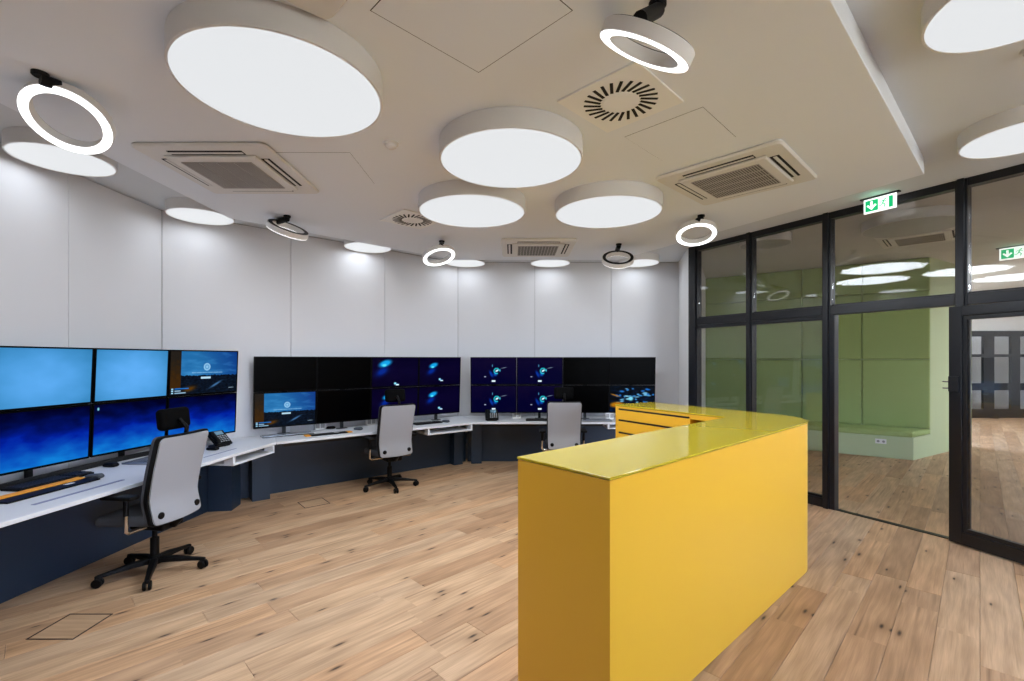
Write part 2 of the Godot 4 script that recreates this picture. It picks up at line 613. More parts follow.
# ---------------------------------------------------------------- hall beyond the glass
func build_hall() -> void:
	var plaster := mat("plaster", Color(0.9, 0.9, 0.9), 0.9)
	struct("ceiling_hall", prism(pv([8.15, -3.05, 17.0, -3.05, 17.0, 14.2, 3.9, 14.2, 2.62, 8.2, 2.62, 6.74]), 3.40, 3.6), mat("hall_ceiling", Color(0.8, 0.8, 0.79), 0.9))
	struct("wall_hall_east", prism(pv([16.8, -3.0, 17.0, -3.0, 17.0, 14.2, 16.8, 14.2]), 0, 3.42), plaster)
	struct("wall_hall_south", prism(pv([8.2, -3.2, 17.0, -3.2, 17.0, -3.0, 8.2, -3.0]), 0, 3.42), plaster)
	# green lounge wall with padded panels
	var green := mat("green_board", Color(0.72, 0.78, 0.62), 0.7)
	var pad := weave(mat("green_fabric", Color(0.63, 0.71, 0.47), 0.9, 0.0, 0.3), 9.0, 0.03)
	var Q := Vector2(7.15, 8.0)
	var w := Vector2(-0.812, 0.584).normalized()
	var sd := Vector2(0.86, 0.51).normalized()
	var far := Q + sd * 1.75
	var gw := struct("wall_hall_green", prism(PackedVector2Array([Q, Q + w * 3.72, Q + w * 3.72 + sd * 0.4, far + w * 0.5, far]), 0.0, 3.40), green)
	var turn := atan2(-w.y, -w.x)
	for r in [[0.47, 1.648], [1.656, 2.83], [2.838, 3.39]]:
		for k in 4:
			var t0 := 0.01 + 0.93 * k
			var mid := Q + w * (t0 + 0.461) - Vector2(w.y, -w.x) * -0.03 * -1.0
			mid = Q + w * (t0 + 0.461) + Vector2(-w.y, w.x) * 0.03
			part("padded_panel", rb(Vector3(0.922, r[1] - r[0], 0.07), 0.022, 3), pad, gw, P(mid.x, (r[0] + r[1]) / 2.0, mid.y), Basis(Vector3.UP, turn))
	part("trim_strip", rb(Vector3(0.1, 2.4, 0.03), 0.004), pad, gw, P(far.x - 0.02, 1.2, far.y - 0.03), Basis(Vector3.UP, turn))
	var nb := Vector2(-w.y, w.x)   # towards the room
	var b := thing("bench", "long pale green upholstered bench built along the green padded wall", "bench", P(Q.x, 0, Q.y))
	var q2 := Vector2.ZERO
	var dep := sd * -0.68
	part("base", prism(PackedVector2Array([q2, w * 3.15, w * 3.15 + dep, dep]), 0.0, 0.37, 0.004), green, b)
	part("seat_cushion", prism(PackedVector2Array([q2 - w * 0.0, w * 3.15, w * 3.15 + dep * 1.06, dep * 1.06]), 0.372, 0.465, 0.02), pad, b)
	var so := Q + dep + w * 0.42 + nb * 0.002
	var ws := thing("wall_socket", "white double socket on the front of the green bench", "socket", P(so.x, 0.27, so.y), turn)
	part("cover_plate", rb(Vector3(0.15, 0.08, 0.01), 0.003), mat("white_plastic", Color(0.9, 0.9, 0.9), 0.4), ws)
	for x in [-0.036, 0.036]:
		part("insert", lathe([Vector2(0, -0.004), Vector2(0.02, -0.004), Vector2(0.02, 0.004), Vector2(0, 0.004)], 16), mat("grey_plastic", Color(0.6, 0.6, 0.6), 0.5), ws, Vector3(x, 0, 0.004), Basis(Vector3.RIGHT, PI / 2))
	# wall with a dark framed glass door at the end of the passage
	struct("wall_hall_north", prism(pv([8.2, 13.3, 12.6, 13.3, 12.6, 13.5, 8.2, 13.5]), 0, 3.42), plaster)
	var nw := struct("wall_hall_northeast", prism(pv([12.6, 13.3, 16.9, 13.3, 16.9, 13.5, 12.6, 13.5]), 2.46, 3.42), plaster)
	part("side_piece", prism(pv([15.4, 13.3, 16.9, 13.3, 16.9, 13.5, 15.4, 13.5]), 0, 2.46), plaster, nw)
	struct("wall_hall_rear", prism(pv([8.2, 14.0, 17.0, 14.0, 17.0, 14.2, 8.2, 14.2]), 0, 3.42), plaster)
	var d := frame_node("door_2", P(12.9, 0, 13.25))
	for s in [[-0.15, 0.08], [0.42, 0.72], [1.2, 1.45], [2.1, 2.4]]:
		gbox("stile", s[0], s[1], 0.0, 2.46, 0.08, 0.0, d, frame_mat)
	for s in [[0.08, 0.42], [0.72, 1.2], [1.45, 2.1]]:
		for h in [[0.0, 0.25], [0.78, 0.98], [1.72, 1.80], [2.30, 2.46]]:
			gbox("rail", s[0], s[1], h[0], h[1], 0.08, 0.0, d, frame_mat)
		for h in [[0.25, 0.78], [0.98, 1.72], [1.80, 2.30]]:
			gbox("pane", s[0], s[1], h[0], h[1], 0.01, 0.0, d, pane_mat, 0.001)
	# ceiling fittings of the hall
	disc_lamp(P(4.95, 3.40, 5.8), 0.5, 0.12, "round white ceiling lamp switched off beyond the upper glass by the exit sign", "", 0.0)
	disc_lamp(P(3.6, 3.40, 6.66), 0.33, 0.12, "small round ceiling lamp switched off in front of the green wall top", "", 0.0)
	disc_lamp(P(12.6, 3.40, 6.6), 0.5, 0.12, "round ceiling lamp in the passage beyond the door leaf", "lamps of the passage", 3.5)
	disc_lamp(P(12.9, 3.40, 10.4), 0.5, 0.12, "round ceiling lamp in the passage beyond the door leaf", "lamps of the passage", 3.5)
	disc_lamp(P(9.8, 3.40, 5.6), 0.5, 0.12, "round ceiling lamp in the passage beyond the door leaf", "lamps of the passage", 3.5)
	disc_lamp(P(13.9, 3.40, 13.75), 0.22, 0.1, "small round lamp behind the dark framed glass door at the passage end", "", 2.5)
	cassette(P(5.8, 3.40, 6.65), 0.95, 45.0, "square air conditioner in the hall ceiling behind the upper glass")
	exit_sign(P(3.632, 3.272, 4.62), turn_of(GU), 0.275, "green exit sign with white down arrow hung from ceiling before the glass wall")
	exit_sign(P(7.75, 3.40, 7.2), turn_of(GU), 0.36, "green exit sign with down arrow in the hall seen through the glass")

func turn_of(u: Vector2) -> float:
	return atan2(u.y, u.x)

func exit_sign(at: Vector3, turn: float, w: float, label: String) -> void:
	var s := thing("exit_sign", label, "exit sign", at, turn)
	var h := w * 0.52
	part("ceiling_plate", rb(Vector3(w * 1.2, 0.014, 0.05), 0.004), mat("dark_metal", Color(0.16, 0.17, 0.18), 0.4, 0.6), s, Vector3(0, -0.007, 0))
	part("panel", rb(Vector3(w, h, 0.014), 0.003), glow("sign_white", Color(0.93, 1.0, 0.97), 0.9), s, Vector3(0, -0.014 - h / 2, 0))
	var gr := glow("sign_green", Color(0.0, 0.70, 0.44), 0.9)
	gr.albedo_color = Color(0.0, 0.5, 0.3)
	var c := Vector3(0, -0.014 - h / 2, 0)
	var k := w / 0.30
	part("green_field", rb(Vector3(0.118, 0.118, 0.004) * k, 0.001), gr, s, c + Vector3(-0.073 * k, 0, 0.008))
	part("green_field", rb(Vector3(0.036, 0.118, 0.004) * k, 0.001), gr, s, c + Vector3(0.102 * k, 0, 0.008))
	var arrow := pv([-0.011, 0.045, 0.011, 0.045, 0.011, -0.008, 0.032, 0.014, 0.046, 0.0, 0.0, -0.046, -0.046, 0.0, -0.032, 0.014, -0.011, -0.008])
	part("down_arrow", fin(plate_fig(arrow, 0.0, 0.004)), glow("sign_white", Color.WHITE, 0.9), s, c + Vector3(-0.073 * k, 0, 0.009), Basis().scaled(Vector3(k, k, 1)))
	# running figure
	var fig := PackedVector3Array()
	fig.append_array(plate_fig(pv([0.012, 0.05, 0.02, 0.05, 0.025, 0.043, 0.02, 0.036, 0.012, 0.036, 0.007, 0.043]), 0, 0.003))
	for l in [[0.008, 0.034, -0.008, 0.0, 0.011], [-0.008, 0.0, 0.016, -0.018, 0.009], [0.016, -0.018, 0.006, -0.046, 0.008], [-0.008, 0.0, -0.022, -0.022, 0.008], [-0.022, -0.022, -0.046, -0.022, 0.007], [0.006, 0.03, 0.028, 0.012, 0.007], [0.006, 0.032, -0.022, 0.022, 0.007], [-0.022, 0.022, -0.03, 0.006, 0.006]]:
		var a := Vector2(l[0], l[1])
		var b := Vector2(l[2], l[3])
		var n: Vector2 = (b - a).normalized().orthogonal() * float(l[4]) / 2.0
		fig.append_array(plate_fig(PackedVector2Array([a + n, a - n, b - n, b + n]), 0, 0.003))
	part("running_figure", fin(fig), gr, s, c + Vector3(0.036 * k, 0, 0.0075), Basis().scaled(Vector3(k, k, 1)))
	var l := OmniLight3D.new()
	l.name = "sign_light"
	l.light_energy = 0.004
	l.light_color = Color(0.5, 1.0, 0.8)
	l.light_size = 0.05
	l.shadow_enabled = true
	l.omni_range = 12.0
	l.omni_attenuation = 2.0
	s.add_child(l)
	l.position = c + Vector3(0, 0, 0.09)

# ---------------------------------------------------------------- ceiling fittings
var lamp_meshes := {}
func disc_lamp(at: Vector3, r: float, thick: float, label: String, group := "", power := 1.0) -> Node3D:
	var t := thing("ceiling_lamp", label, "ceiling lamp", at, 0.0, group)
	var key := [r, thick]
	if not lamp_meshes.has(key):
		lamp_meshes[key] = [
			lathe([Vector2(r - 0.012, -thick), Vector2(r - 0.003, -thick), Vector2(r, -thick + 0.003), Vector2(r, -0.001), Vector2(r - 0.02, -0.001), Vector2(r - 0.02, -0.0125), Vector2(r - 0.012, -0.0125)], 96, true),
			lathe([Vector2(0, -thick + 0.002), Vector2(r - 0.0122, -thick + 0.002), Vector2(r - 0.0122, -thick + 0.008), Vector2(0, -thick + 0.008)], 96)]
	part("housing", lamp_meshes[key][0], white_metal, t)
	if power <= 0.0:
		part("diffuser", lamp_meshes[key][1], mat("dead_diffuser", Color(0.7, 0.7, 0.7), 0.5), t)
		return t
	part("diffuser", lamp_meshes[key][1], glow("lamp_diffuser", Color(0.945, 0.955, 0.965), 0.77, 0.15), t)
	# the light of the round face, as strips side by side
	var n := 11 if r > 0.4 else 7
	for k in n:
		var z0 := -r + 2.0 * r * (k + 0.03) / n
		var z1 := -r + 2.0 * r * (k + 0.97) / n
		var zm := maxf(absf(z0 + z1) / 2.0, 0.0)
		var half := sqrt(maxf(r * r - zm * zm, 0.01 * r * r)) * 0.97
		var a := AreaLight3D.new()
		a.name = "lamp_light"
		a.area_size = Vector2(2.0 * half, z1 - z0)
		a.area_normalize_energy = true
		a.light_energy = LAMP * power * 2.0 * half * (z1 - z0) / PI
		a.light_color = Color(0.93, 0.965, 1.0)
		a.area_range = 14.0
		a.shadow_enabled = true
		t.add_child(a, true)
		a.position = Vector3(0, -thick - 0.006, (z0 + z1) / 2.0)
		a.rotation.x = -PI / 2
	return t

func ring_lamp(c: Vector3, n: Vector3, mount: Vector3, grip: Vector3, lit_forward: bool, label: String) -> void:
	# c centre of the face seen from the camera, n its normal; the lit face is that one or the opposite one
	var t := thing("ring_spotlight", label, "spotlight", mount)
	var f := n.normalized() if lit_forward else -n.normalized()      # light leaves along f
	var cc := c - mount if lit_forward else c - n.normalized() * 0.055 - mount
	var y := -f
	var x := y.cross(Vector3(0, 0.01, 1)).normalized()
	var b := Basis(x, y, x.cross(y))
	var R := 0.204
	var r := 0.155
	part("ring_housing", lathe([Vector2(r, 0.001), Vector2(R - 0.004, 0.001), Vector2(R, 0.004), Vector2(R, 0.052), Vector2(R - 0.003, 0.055), Vector2(r, 0.055)], 64, true), white_metal, t, cc, b)
	part("light_face", lathe([Vector2(r + 0.003, -0.002), Vector2(R - 0.004, -0.002), Vector2(R - 0.004, 0.0005), Vector2(r + 0.003, 0.0005)], 64, true), glow("ring_glow", Color(0.98, 0.99, 1.0), 2.2), t, cc, b)
	part("back_plate", lathe([Vector2(r + 0.002, 0.0555), Vector2(R - 0.008, 0.0555), Vector2(R - 0.008, 0.0585), Vector2(r + 0.002, 0.0585)], 64, true), black_plastic, t, cc, b)
	# swivel arm from the ceiling rose to the nearest spot on the rim
	var best := grip - mount
	part("ceiling_rose", lathe([Vector2(0, -0.022), Vector2(0.03, -0.022), Vector2(0.036, -0.016), Vector2(0.036, -0.0005), Vector2(0, -0.0005)], 24), black_plastic, t)
	part("swivel_arm", tube([Vector3(0, -0.033, 0), Vector3(0, -0.034, 0).lerp(best, 0.5), best], 0.03, 14), black_plastic, t)
	var l := SpotLight3D.new()
	l.name = "ring_light"
	l.light_energy = 0.1
	l.spot_angle = 60.0
	l.spot_range = 12.0
	l.spot_attenuation = 2.0
	l.light_size = 0.08
	l.shadow_enabled = true
	t.add_child(l)
	l.position = cc + f * 0.03
	l.basis = Basis.looking_at(f, Vector3(0.1, 0.2, 1).normalized())

func cassette(at: Vector3, w: float, deg: float, label: String, grid := false) -> void:
	var t := thing("air_conditioner", label, "air conditioner", at, deg_to_rad(deg))
	var plate := mat("ac_plastic", Color(0.87, 0.86, 0.84), 0.5)
	var dark := mat("ac_dark", Color(0.06, 0.05, 0.045), 0.8)
	var p := PackedVector2Array()
	var e := w / 2.0
	for k in 4:
		for j in 7:
			var a := (k + j / 6.0) * PI / 2
			var s := Vector2(1 if k in [0, 3] else -1, 1 if k < 2 else -1)
			p.append(s * (e - 0.05) + Vector2(cos(a), sin(a)) * 0.05)
	part("panel", prism(p, -0.03, -0.0005, 0.012), plate, t)
	var g := w * 0.27
	var gi := w * 0.385 - 0.033
	part("grille_frame", prism(pv([-gi, -gi, gi, -gi, gi, gi, -gi, gi]), -0.052, -0.029, 0.008), plate, t)
	part("grille_back", rb(Vector3(g * 2, 0.003, g * 2), 0.001), dark if grid else mat("ac_mesh", Color(0.40, 0.38, 0.36), 0.7), t, Vector3(0, -0.0532, 0))
	var bars := PackedVector3Array()
	var n := 9 if grid else 26
	for k in n + 1:
		var x := -g + 2 * g * k / n
		bars.append_array(rbt(Vector3(2 * g, 0.004, 0.011 if grid else 0.007), 0.001, 1, Vector3(0, -0.056, x)))
	for k in (14 if grid else 5):
		var x := -g + 2 * g * k / (13.0 if grid else 4.0)
		bars.append_array(rbt(Vector3(0.008, 0.004, 2 * g), 0.001, 1, Vector3(x, -0.056, 0)))
	stuff(part("grille_bars", fin(bars), mat("ac_grey", Color(0.70, 0.68, 0.66), 0.6), t))
	for k in 4:
		var b := Basis(Vector3.UP, k * PI / 2)
		var z := w * 0.385
		part("air_slot", rb(Vector3(w * 0.56, 0.004, 0.062), 0.0015), dark, t, b * Vector3(0, -0.0315, z), b)
		part("vane", rb(Vector3(w * 0.55, 0.005, 0.024), 0.002), plate, t, b * Vector3(0, -0.035, z + 0.002), b)

func diffuser(at: Vector3, w: float, deg: float, label: String) -> void:
	var t := thing("swirl_diffuser", label, "air diffuser", at, deg_to_rad(deg))
	part("plate", rb(Vector3(w, 0.012, w), 0.004), mat("diffuser_plate", Color(0.95, 0.95, 0.94), 0.5), t, Vector3(0, -0.0065, 0))
	for k in 24:
		var a := TAU * k / 24
		var b := Basis(Vector3.UP, a)
		part("slot", rb(Vector3(0.10, 0.003, 0.018), 0.001), mat("ac_dark", Color.BLACK), t, b * Vector3(0.160, -0.0135, 0), b * Basis(Vector3.UP, 0.28))
	part("hub_plate", lathe([Vector2(0, -0.017), Vector2(0.10, -0.016), Vector2(0.103, -0.0125), Vector2(0, -0.0125)], 40), mat("diffuser_plate", Color.WHITE), t)

func build_ceiling_fittings() -> void:
	var HI := 3.146
	var HO := 3.272
	disc_lamp(P(-1.175, HI, 2.406), 0.492, 0.125, "largest looking round white disc lamp at upper left of the ceiling")
	disc_lamp(P(-0.007, HI, 3.258), 0.494, 0.125, "round white disc lamp in the middle, nearest of the trio at the centre")
	disc_lamp(P(-0.371, HI, 4.378), 0.496, 0.125, "round white disc lamp in the centre trio, the left one behind")
	disc_lamp(P(0.902, HI, 4.402), 0.495, 0.125, "round white disc lamp in the centre trio, the right one behind")
	disc_lamp(P(2.19, HO, 1.976), 0.35, 0.107, "round disc lamp cut by the top right corner of the picture", "", 1.5)
	disc_lamp(P(3.514, HO, 3.204), 0.338, 0.107, "round disc lamp at right edge above the dark glass wall", "", 1.6)
	disc_lamp(P(-3.425, HO, 3.572), 0.318, 0.107, "small disc lamp by the left wall, below the ring spotlight", "", 0.29)
	disc_lamp(P(-3.31, HO, 4.98), 0.31, 0.107, "small disc lamp in the corner between left wall and diagonal wall", "", 0.29)
	disc_lamp(P(-1.955, HO, 6.353), 0.31, 0.107, "small disc lamp over the middle of the diagonal wall", "", 0.29)
	disc_lamp(P(-0.735, HO, 7.385), 0.31, 0.107, "small disc lamp behind the ring spotlight at the far wall corner", "", 0.29)
	disc_lamp(P(0.603, HO, 7.386), 0.31, 0.107, "small disc lamp at the far wall behind the dark-grilled air conditioner", "", 0.29)
	disc_lamp(P(2.0, HO, 7.386), 0.31, 0.107, "small disc lamp at the right end of the far wall", "", 0.29)
	var K := Vector3(0, 1.65, 0)
	var V := func(x, y, d): return Vector3(x, y, -d)
	ring_lamp(K + V.call(-2.490, 1.332, 2.619), V.call(0.15, -0.83, -0.53), P(-2.46, HI, 2.44), P(-2.418, 3.112, 2.506), true, "lit ring spotlight at far left, largest of the rings")
	ring_lamp(K + V.call(0.562, 1.311, 1.998), V.call(-0.35, -0.85, 0.39), P(0.61, HI, 1.96), P(0.494, 2.965, 1.809), true, "lit ring spotlight at the top beside the swirl diffuser")
	ring_lamp(K + V.call(1.956, 1.320, 4.969), V.call(-0.08, -0.94, -0.34), P(1.96, HI, 4.85), P(1.899, 3.069, 4.808), true, "lit ring spotlight near the corner of the glass wall")
	ring_lamp(K + V.call(-0.902, 1.266, 5.799), V.call(0.28, -0.92, -0.26), P(-0.885, HI, 5.9), P(-0.855, 3.014, 5.635), true, "lit ring spotlight overlapping a small lamp at the far left corner")
	ring_lamp(K + V.call(1.373, 1.324, 6.062), V.call(-0.08, 0.78, -0.62), P(1.38, HI, 6.05), P(1.395, 3.095, 6.212), false, "ring spotlight turned away, its black back showing, before the far wall")
	ring_lamp(K + V.call(-2.344, 1.389, 4.910), V.call(0.41, 0.86, -0.29), P(-2.34, HI, 4.87), P(-2.501, 3.112, 4.974), false, "ring spotlight turned to the diagonal wall, thin black rim showing")
	cassette(P(-2.165, HI, 3.68), 0.945, 0.0, "square air conditioner in the ceiling at left, grey grille")
	cassette(P(1.825, HI, 3.815), 0.945, 44.0, "square air conditioner in the ceiling at right, set diagonally")
	cassette(P(0.335, HI, 6.22), 0.95, 0.0, "square air conditioner with dark grid grille near the far wall", true)
	cassette(P(-0.80, HI, 1.37), 0.96, 45.0, "air conditioner cut by the top edge behind the largest disc lamp")
	diffuser(P(0.625, HI, 2.70), 0.52, 45.0, "square swirl diffuser with black slots beside the nearest ring spotlight")
	diffuser(P(-1.06, HI, 4.99), 0.50, 43.0, "square swirl diffuser half hidden behind a disc lamp")
	for q in [[-0.836, HI, 3.234, "small white smoke detector left of the centre disc lamp"], [-0.17, HI, 3.82, "small white smoke detector behind the nearest centre disc lamp"], [2.72, HO, 2.44, "small white smoke detector at the right edge between two disc lamps"]]:
		var t := thing("smoke_detector", q[3], "smoke detector", P(q[0], q[1], q[2]))
		part("base", lathe([Vector2(0, -0.012), Vector2(0.05, -0.012), Vector2(0.052, -0.0005), Vector2(0, -0.0005)], 32), white_metal, t)
		part("sensor_head", lathe([Vector2(0, -0.042), Vector2(0.022, -0.04), Vector2(0.036, -0.03), Vector2(0.04, -0.0125), Vector2(0, -0.0125)], 32), white_metal, t)

# ---------------------------------------------------------------- desks
const B1 := Vector2(-2.66, 5.28)
const B2 := Vector2(-0.565, 6.93)

func pedestal(parent: Node, a: Vector2, b: Vector2, dep: float) -> void:
	# front edge a-b at the floor, reaching back by dep to the left of a-b
	part("pedestal", prism(seg_poly(a, b, dep, 0.0), 0.0, 0.66, 0.003), navy, parent)

func tray(parent: Node, a: Vector2, b: Vector2, h0: float, dep: float) -> void:
	var u := (b - a).normalized()
	var n := Vector2(-u.y, u.x)
	part("tray_floor", prism(seg_poly(a, b, dep, 0.0), h0, h0 + 0.02, 0.002), desk_white, parent)
	for e in [[a, a + u * 0.03], [b - u * 0.03, b]]:
		part("tray_side", prism(seg_poly(e[0], e[1], 0.10, 0.0), h0 + 0.0205, 0.6895, 0.002), desk_white, parent)
	part("tray_back", prism(seg_poly(a + n * (dep - 0.02), b + n * (dep - 0.02), 0.018, 0.0), h0 + 0.0205, 0.6895, 0.002), desk_white, parent)

func build_desks() -> void:
	var under := mat("underframe", Color(0.03, 0.035, 0.045), 0.6)
	var d := thing("control_desk", "long white-topped control desk along the left wall with blue screens", "desk")
	part("desk_top", prism(PackedVector2Array([Vector2(-2.99, 1.85), Vector2(-2.82, 3.6), Vector2(-2.745, 4.5), B1, Vector2(-2.955, 5.83), Vector2(-3.77, 5.05), Vector2(-3.77, 1.85)]), 0.69, 0.72, 0.003), desk_white, d)
	part("cable_tray", prism(seg_poly(Vector2(-3.70, 2.6), Vector2(-3.60, 4.3), 0.0, 0.03), 0.7205, 0.762, 0.003), under, d)
	part("cable_tray", prism(seg_poly(Vector2(-3.60, 4.302), Vector2(-3.44, 5.0), 0.0, 0.03), 0.7205, 0.762, 0.003), under, d)
	tray(d, Vector2(-2.744, 4.61), Vector2(-2.675, 5.27), 0.60, 0.36)
	part("back_panel", prism(seg_poly(Vector2(-3.56, 1.85), Vector2(-3.265, 5.5), 0.03, 0.0), 0.0, 0.66), navy, d)
	part("underframe", prism(seg_poly(Vector2(-3.40, 1.9), Vector2(-3.10, 5.15), 0.05, 0.05), 0.61, 0.6895), under, d)
	pedestal(d, Vector2(-3.055, 5.10), Vector2(-3.09, 5.33), 0.24)
	pedestal(d, Vector2(-3.27, 2.0), Vector2(-3.26, 2.2), 0.25)
	d = thing("control_desk", "white-topped control desk along the diagonal wall with black and navy screens", "desk")
	part("desk_top", prism(PackedVector2Array([B1 + Vector2(0.003, 0.003), B2 - Vector2(0.003, 0.002), Vector2(-0.853, 7.74), Vector2(-0.87, 7.75), Vector2(-2.952, 5.83)]), 0.69, 0.72, 0.003), desk_white, d)
	tray(d, Vector2(-1.16, 6.46), Vector2(-0.585, 6.912), 0.60, 0.36)
	part("back_panel", prism(seg_poly(Vector2(-3.23, 5.52), Vector2(-0.75, 7.585), 0.03, 0.0), 0.0, 0.66), navy, d)
	part("underframe", prism(seg_poly(Vector2(-2.75, 5.62), Vector2(-0.85, 7.2), 0.05, 0.05), 0.61, 0.6895), under, d)
	pedestal(d, Vector2(-3.01, 5.42), Vector2(-2.86, 5.535), 0.24)
	pedestal(d, Vector2(-0.90, 7.285), Vector2(-0.775, 7.37), 0.14)
	d = thing("control_desk", "white-topped control desk along the far wall behind the yellow counter", "desk")
	part("desk_top", prism(PackedVector2Array([B2 + Vector2(0.003, 0.002), Vector2(2.15, 6.95), Vector2(2.15, 7.75), Vector2(-0.847, 7.75)]), 0.69, 0.72, 0.003), desk_white, d)
	tray(d, Vector2(1.42, 6.95), Vector2(2.13, 6.95), 0.615, 0.36)
	part("back_panel", prism(seg_poly(Vector2(-0.72, 7.585), Vector2(2.1, 7.585), 0.03, 0.0), 0.0, 0.66), navy, d)
	part("underframe", prism(seg_poly(Vector2(-0.5, 7.35), Vector2(2.1, 7.35), 0.05, 0.05), 0.61, 0.6895), under, d)
	pedestal(d, Vector2(-0.645, 7.40), Vector2(-0.48, 7.42), 0.17)
	pedestal(d, Vector2(1.95, 7.40), Vector2(2.1, 7.40), 0.17)

# ---------------------------------------------------------------- monitors
func blob(u: float, v: float, cx: float, cy: float, rx: float, ry: float, ang := 0.0) -> float:
	var dx := u - cx
	var dy := v - cy
	var c := cos(ang)
	var s := sin(ang)
	var x := (dx * c + dy * s) / rx
	var y := (-dx * s + dy * c) / ry
	return exp(-(x * x + y * y))

func screen_mat(kind: String) -> StandardMaterial3D:
	if mats.has("screen_" + kind):
		return mats["screen_" + kind]
	var m := mat("screen_" + kind, Color(0.004, 0.004, 0.006), 0.3, 0.0, 0.1)
	var n := noise(2.2, 3, kind.hash() % 1000)
	var tex: ImageTexture
	match kind:
		"pale_blue", "pale_blue_even":
			var shift := 0.0 if kind == "pale_blue" else 0.03
			tex = picture(160, 90, func(u, v):
				var k: float = 1.04 - 0.55 * ((u - 0.5) * (u - 0.5) + 0.8 * (v - 0.55) * (v - 0.55)) + 0.04 * n.get_noise_2d(u, v) + shift
				return Color(0.33 * k * k, 0.64 * k, 0.90 * k))
		"deep_blue", "deep_blue_icon":
			tex = picture(160, 90, func(u, v):
				var k: float = pow(clampf(v * 1.0 + 0.16 * n.get_noise_2d(u * 1.2, v * 1.6), 0, 1.0), 1.25)
				var c := Color(0.0, 0.0, 0.13).lerp(Color(0.0, 0.12, 0.62), clampf(k * 2.2, 0, 1)).lerp(Color(0.06, 0.5, 0.84), clampf((k - 0.42) * 1.75, 0, 1))
				if kind == "deep_blue_icon":
					c = c.lerp(Color(0.5, 0.8, 0.85), clampf(3.0 * blob(u, v, 0.05, 0.09, 0.012, 0.03) - 0.4, 0, 1))
				return c)
		"lock":
			tex = picture(288, 162, func(u, v):
				var c := Color(0.13, 0.42, 0.66).lerp(Color(0.05, 0.2, 0.5), clampf(1.4 * u - 0.5 - v * 0.4, 0, 1))
				c = c.lerp(Color(0.3, 0.62, 0.85), clampf(0.5 * n.get_noise_2d(u * 1.4, v * 2.6) + 0.35 * blob(u, v, 0.3, 0.55, 0.3, 0.25), 0, 1))
				var sk := 0.57 + 0.025 * n.get_noise_2d(u * 9.0, 3.0)
				if v > sk:
					var q: float = clampf(0.5 + n.get_noise_2d(u * 7.0, v * 9.0), 0, 1)
					c = Color(0.02, 0.035, 0.07).lerp(Color(0.08, 0.16, 0.26), q * 0.6)
					c = c.lerp(Color(0.25, 0.42, 0.6), clampf(1.3 * blob(u, v, 0.66, 0.8, 0.11, 0.02, -0.75), 0, 1))
					c = c.lerp(Color(0.34, 0.21, 0.05), clampf(1.2 * blob(u, v, 0.27, 0.88, 0.09, 0.05, -0.5), 0, 1))
				if u < 0.145 and v < 0.86:
					c = Color(0.24, 0.15, 0.05).lerp(Color(0.14, 0.12, 0.10), clampf(1.3 - 1.9 * v + 0.5 * n.get_noise_2d(u * 8.0, v * 4.0), 0, 1))
				var r := Vector2((u - 0.52) * 1.78, v - 0.37).length()
				if r < 0.092:
					c = c.lerp(Color(0.62, 0.82, 0.95), 0.85)
					if absf(r - 0.045) < 0.012:
						c = Color(0.35, 0.6, 0.82)
				if absf(v - 0.505) < 0.012 and u > 0.30 and u < 0.76 and fmod(u * 60.0, 1.0) < 0.75:
					c = c.lerp(Color(0.75, 0.9, 1.0), 0.55)
				if absf(v - 0.632) < 0.024 and u > 0.43 and u < 0.58:
					c = Color(0.72, 0.86, 0.94)
				for k in 3:
					var y := 0.865 + 0.048 * k
					if absf(v - y) < 0.015 and u > 0.02 and u < 0.05:
						c = Color(0.65, 0.85, 0.95)
					if absf(v - y) < 0.012 and u > 0.065 and u < [0.26, 0.15, 0.22][k]:
						c = [Color(0.1, 0.45, 0.8), Color(0.6, 0.75, 0.85), Color(0.6, 0.75, 0.85)][k]
				if absf(v - 0.9) < 0.009 and u > 0.87 and u < 0.96 and fmod(u * 70.0, 1.0) < 0.7:
					c = Color(0.6, 0.7, 0.78)
				return c)
		"comet_large", "comet_small":
			var big := kind == "comet_large"
			tex = picture(192, 108, func(u, v):
				var c := Color(0.035, 0.015, 0.16).lerp(Color(0.01, 0.0, 0.10), clampf(1.2 * absf(v - 0.5) + 0.3 * n.get_noise_2d(u, v), 0, 1))
				var cx := 0.27 if big else 0.33
				var cy := 0.2 if big else 0.28
				var s := 1.25 if big else 0.95
				c = c.lerp(Color(0.02, 0.16, 0.55), clampf(1.3 * blob(u, v, cx - 0.05 * s, cy + 0.22 * s, 0.13 * s, 0.07 * s, -1.0), 0, 1))
				c = c.lerp(Color(0.08, 0.65, 0.92), clampf(2.0 * blob(u, v, cx, cy, 0.13 * s, 0.08 * s, -0.75) - 0.35, 0, 1))
				c = c.lerp(Color(0.35, 0.9, 1.0), clampf(2.0 * blob(u, v, cx - 0.02, cy + 0.06, 0.05 * s, 0.045 * s, -0.75) - 0.6, 0, 1))
				var lx := 0.49
				var ly := 0.9 if big else 0.8
				c = c.lerp(Color(0.55, 0.88, 0.97), clampf(3.0 * blob(u, v, lx, ly, 0.035, 0.05) - 1.0, 0, 1))
				c = c.lerp(Color(0.2, 0.5, 0.8), clampf(2.0 * blob(u, v, lx + 0.05, ly + 0.02, 0.03, 0.025) - 0.7, 0, 1))
				if absf(u - lx - 0.05) < 0.035 and absf(v - ly - 0.05) < 0.02:
					c = Color(0.85, 0.95, 1.0)
				return c)
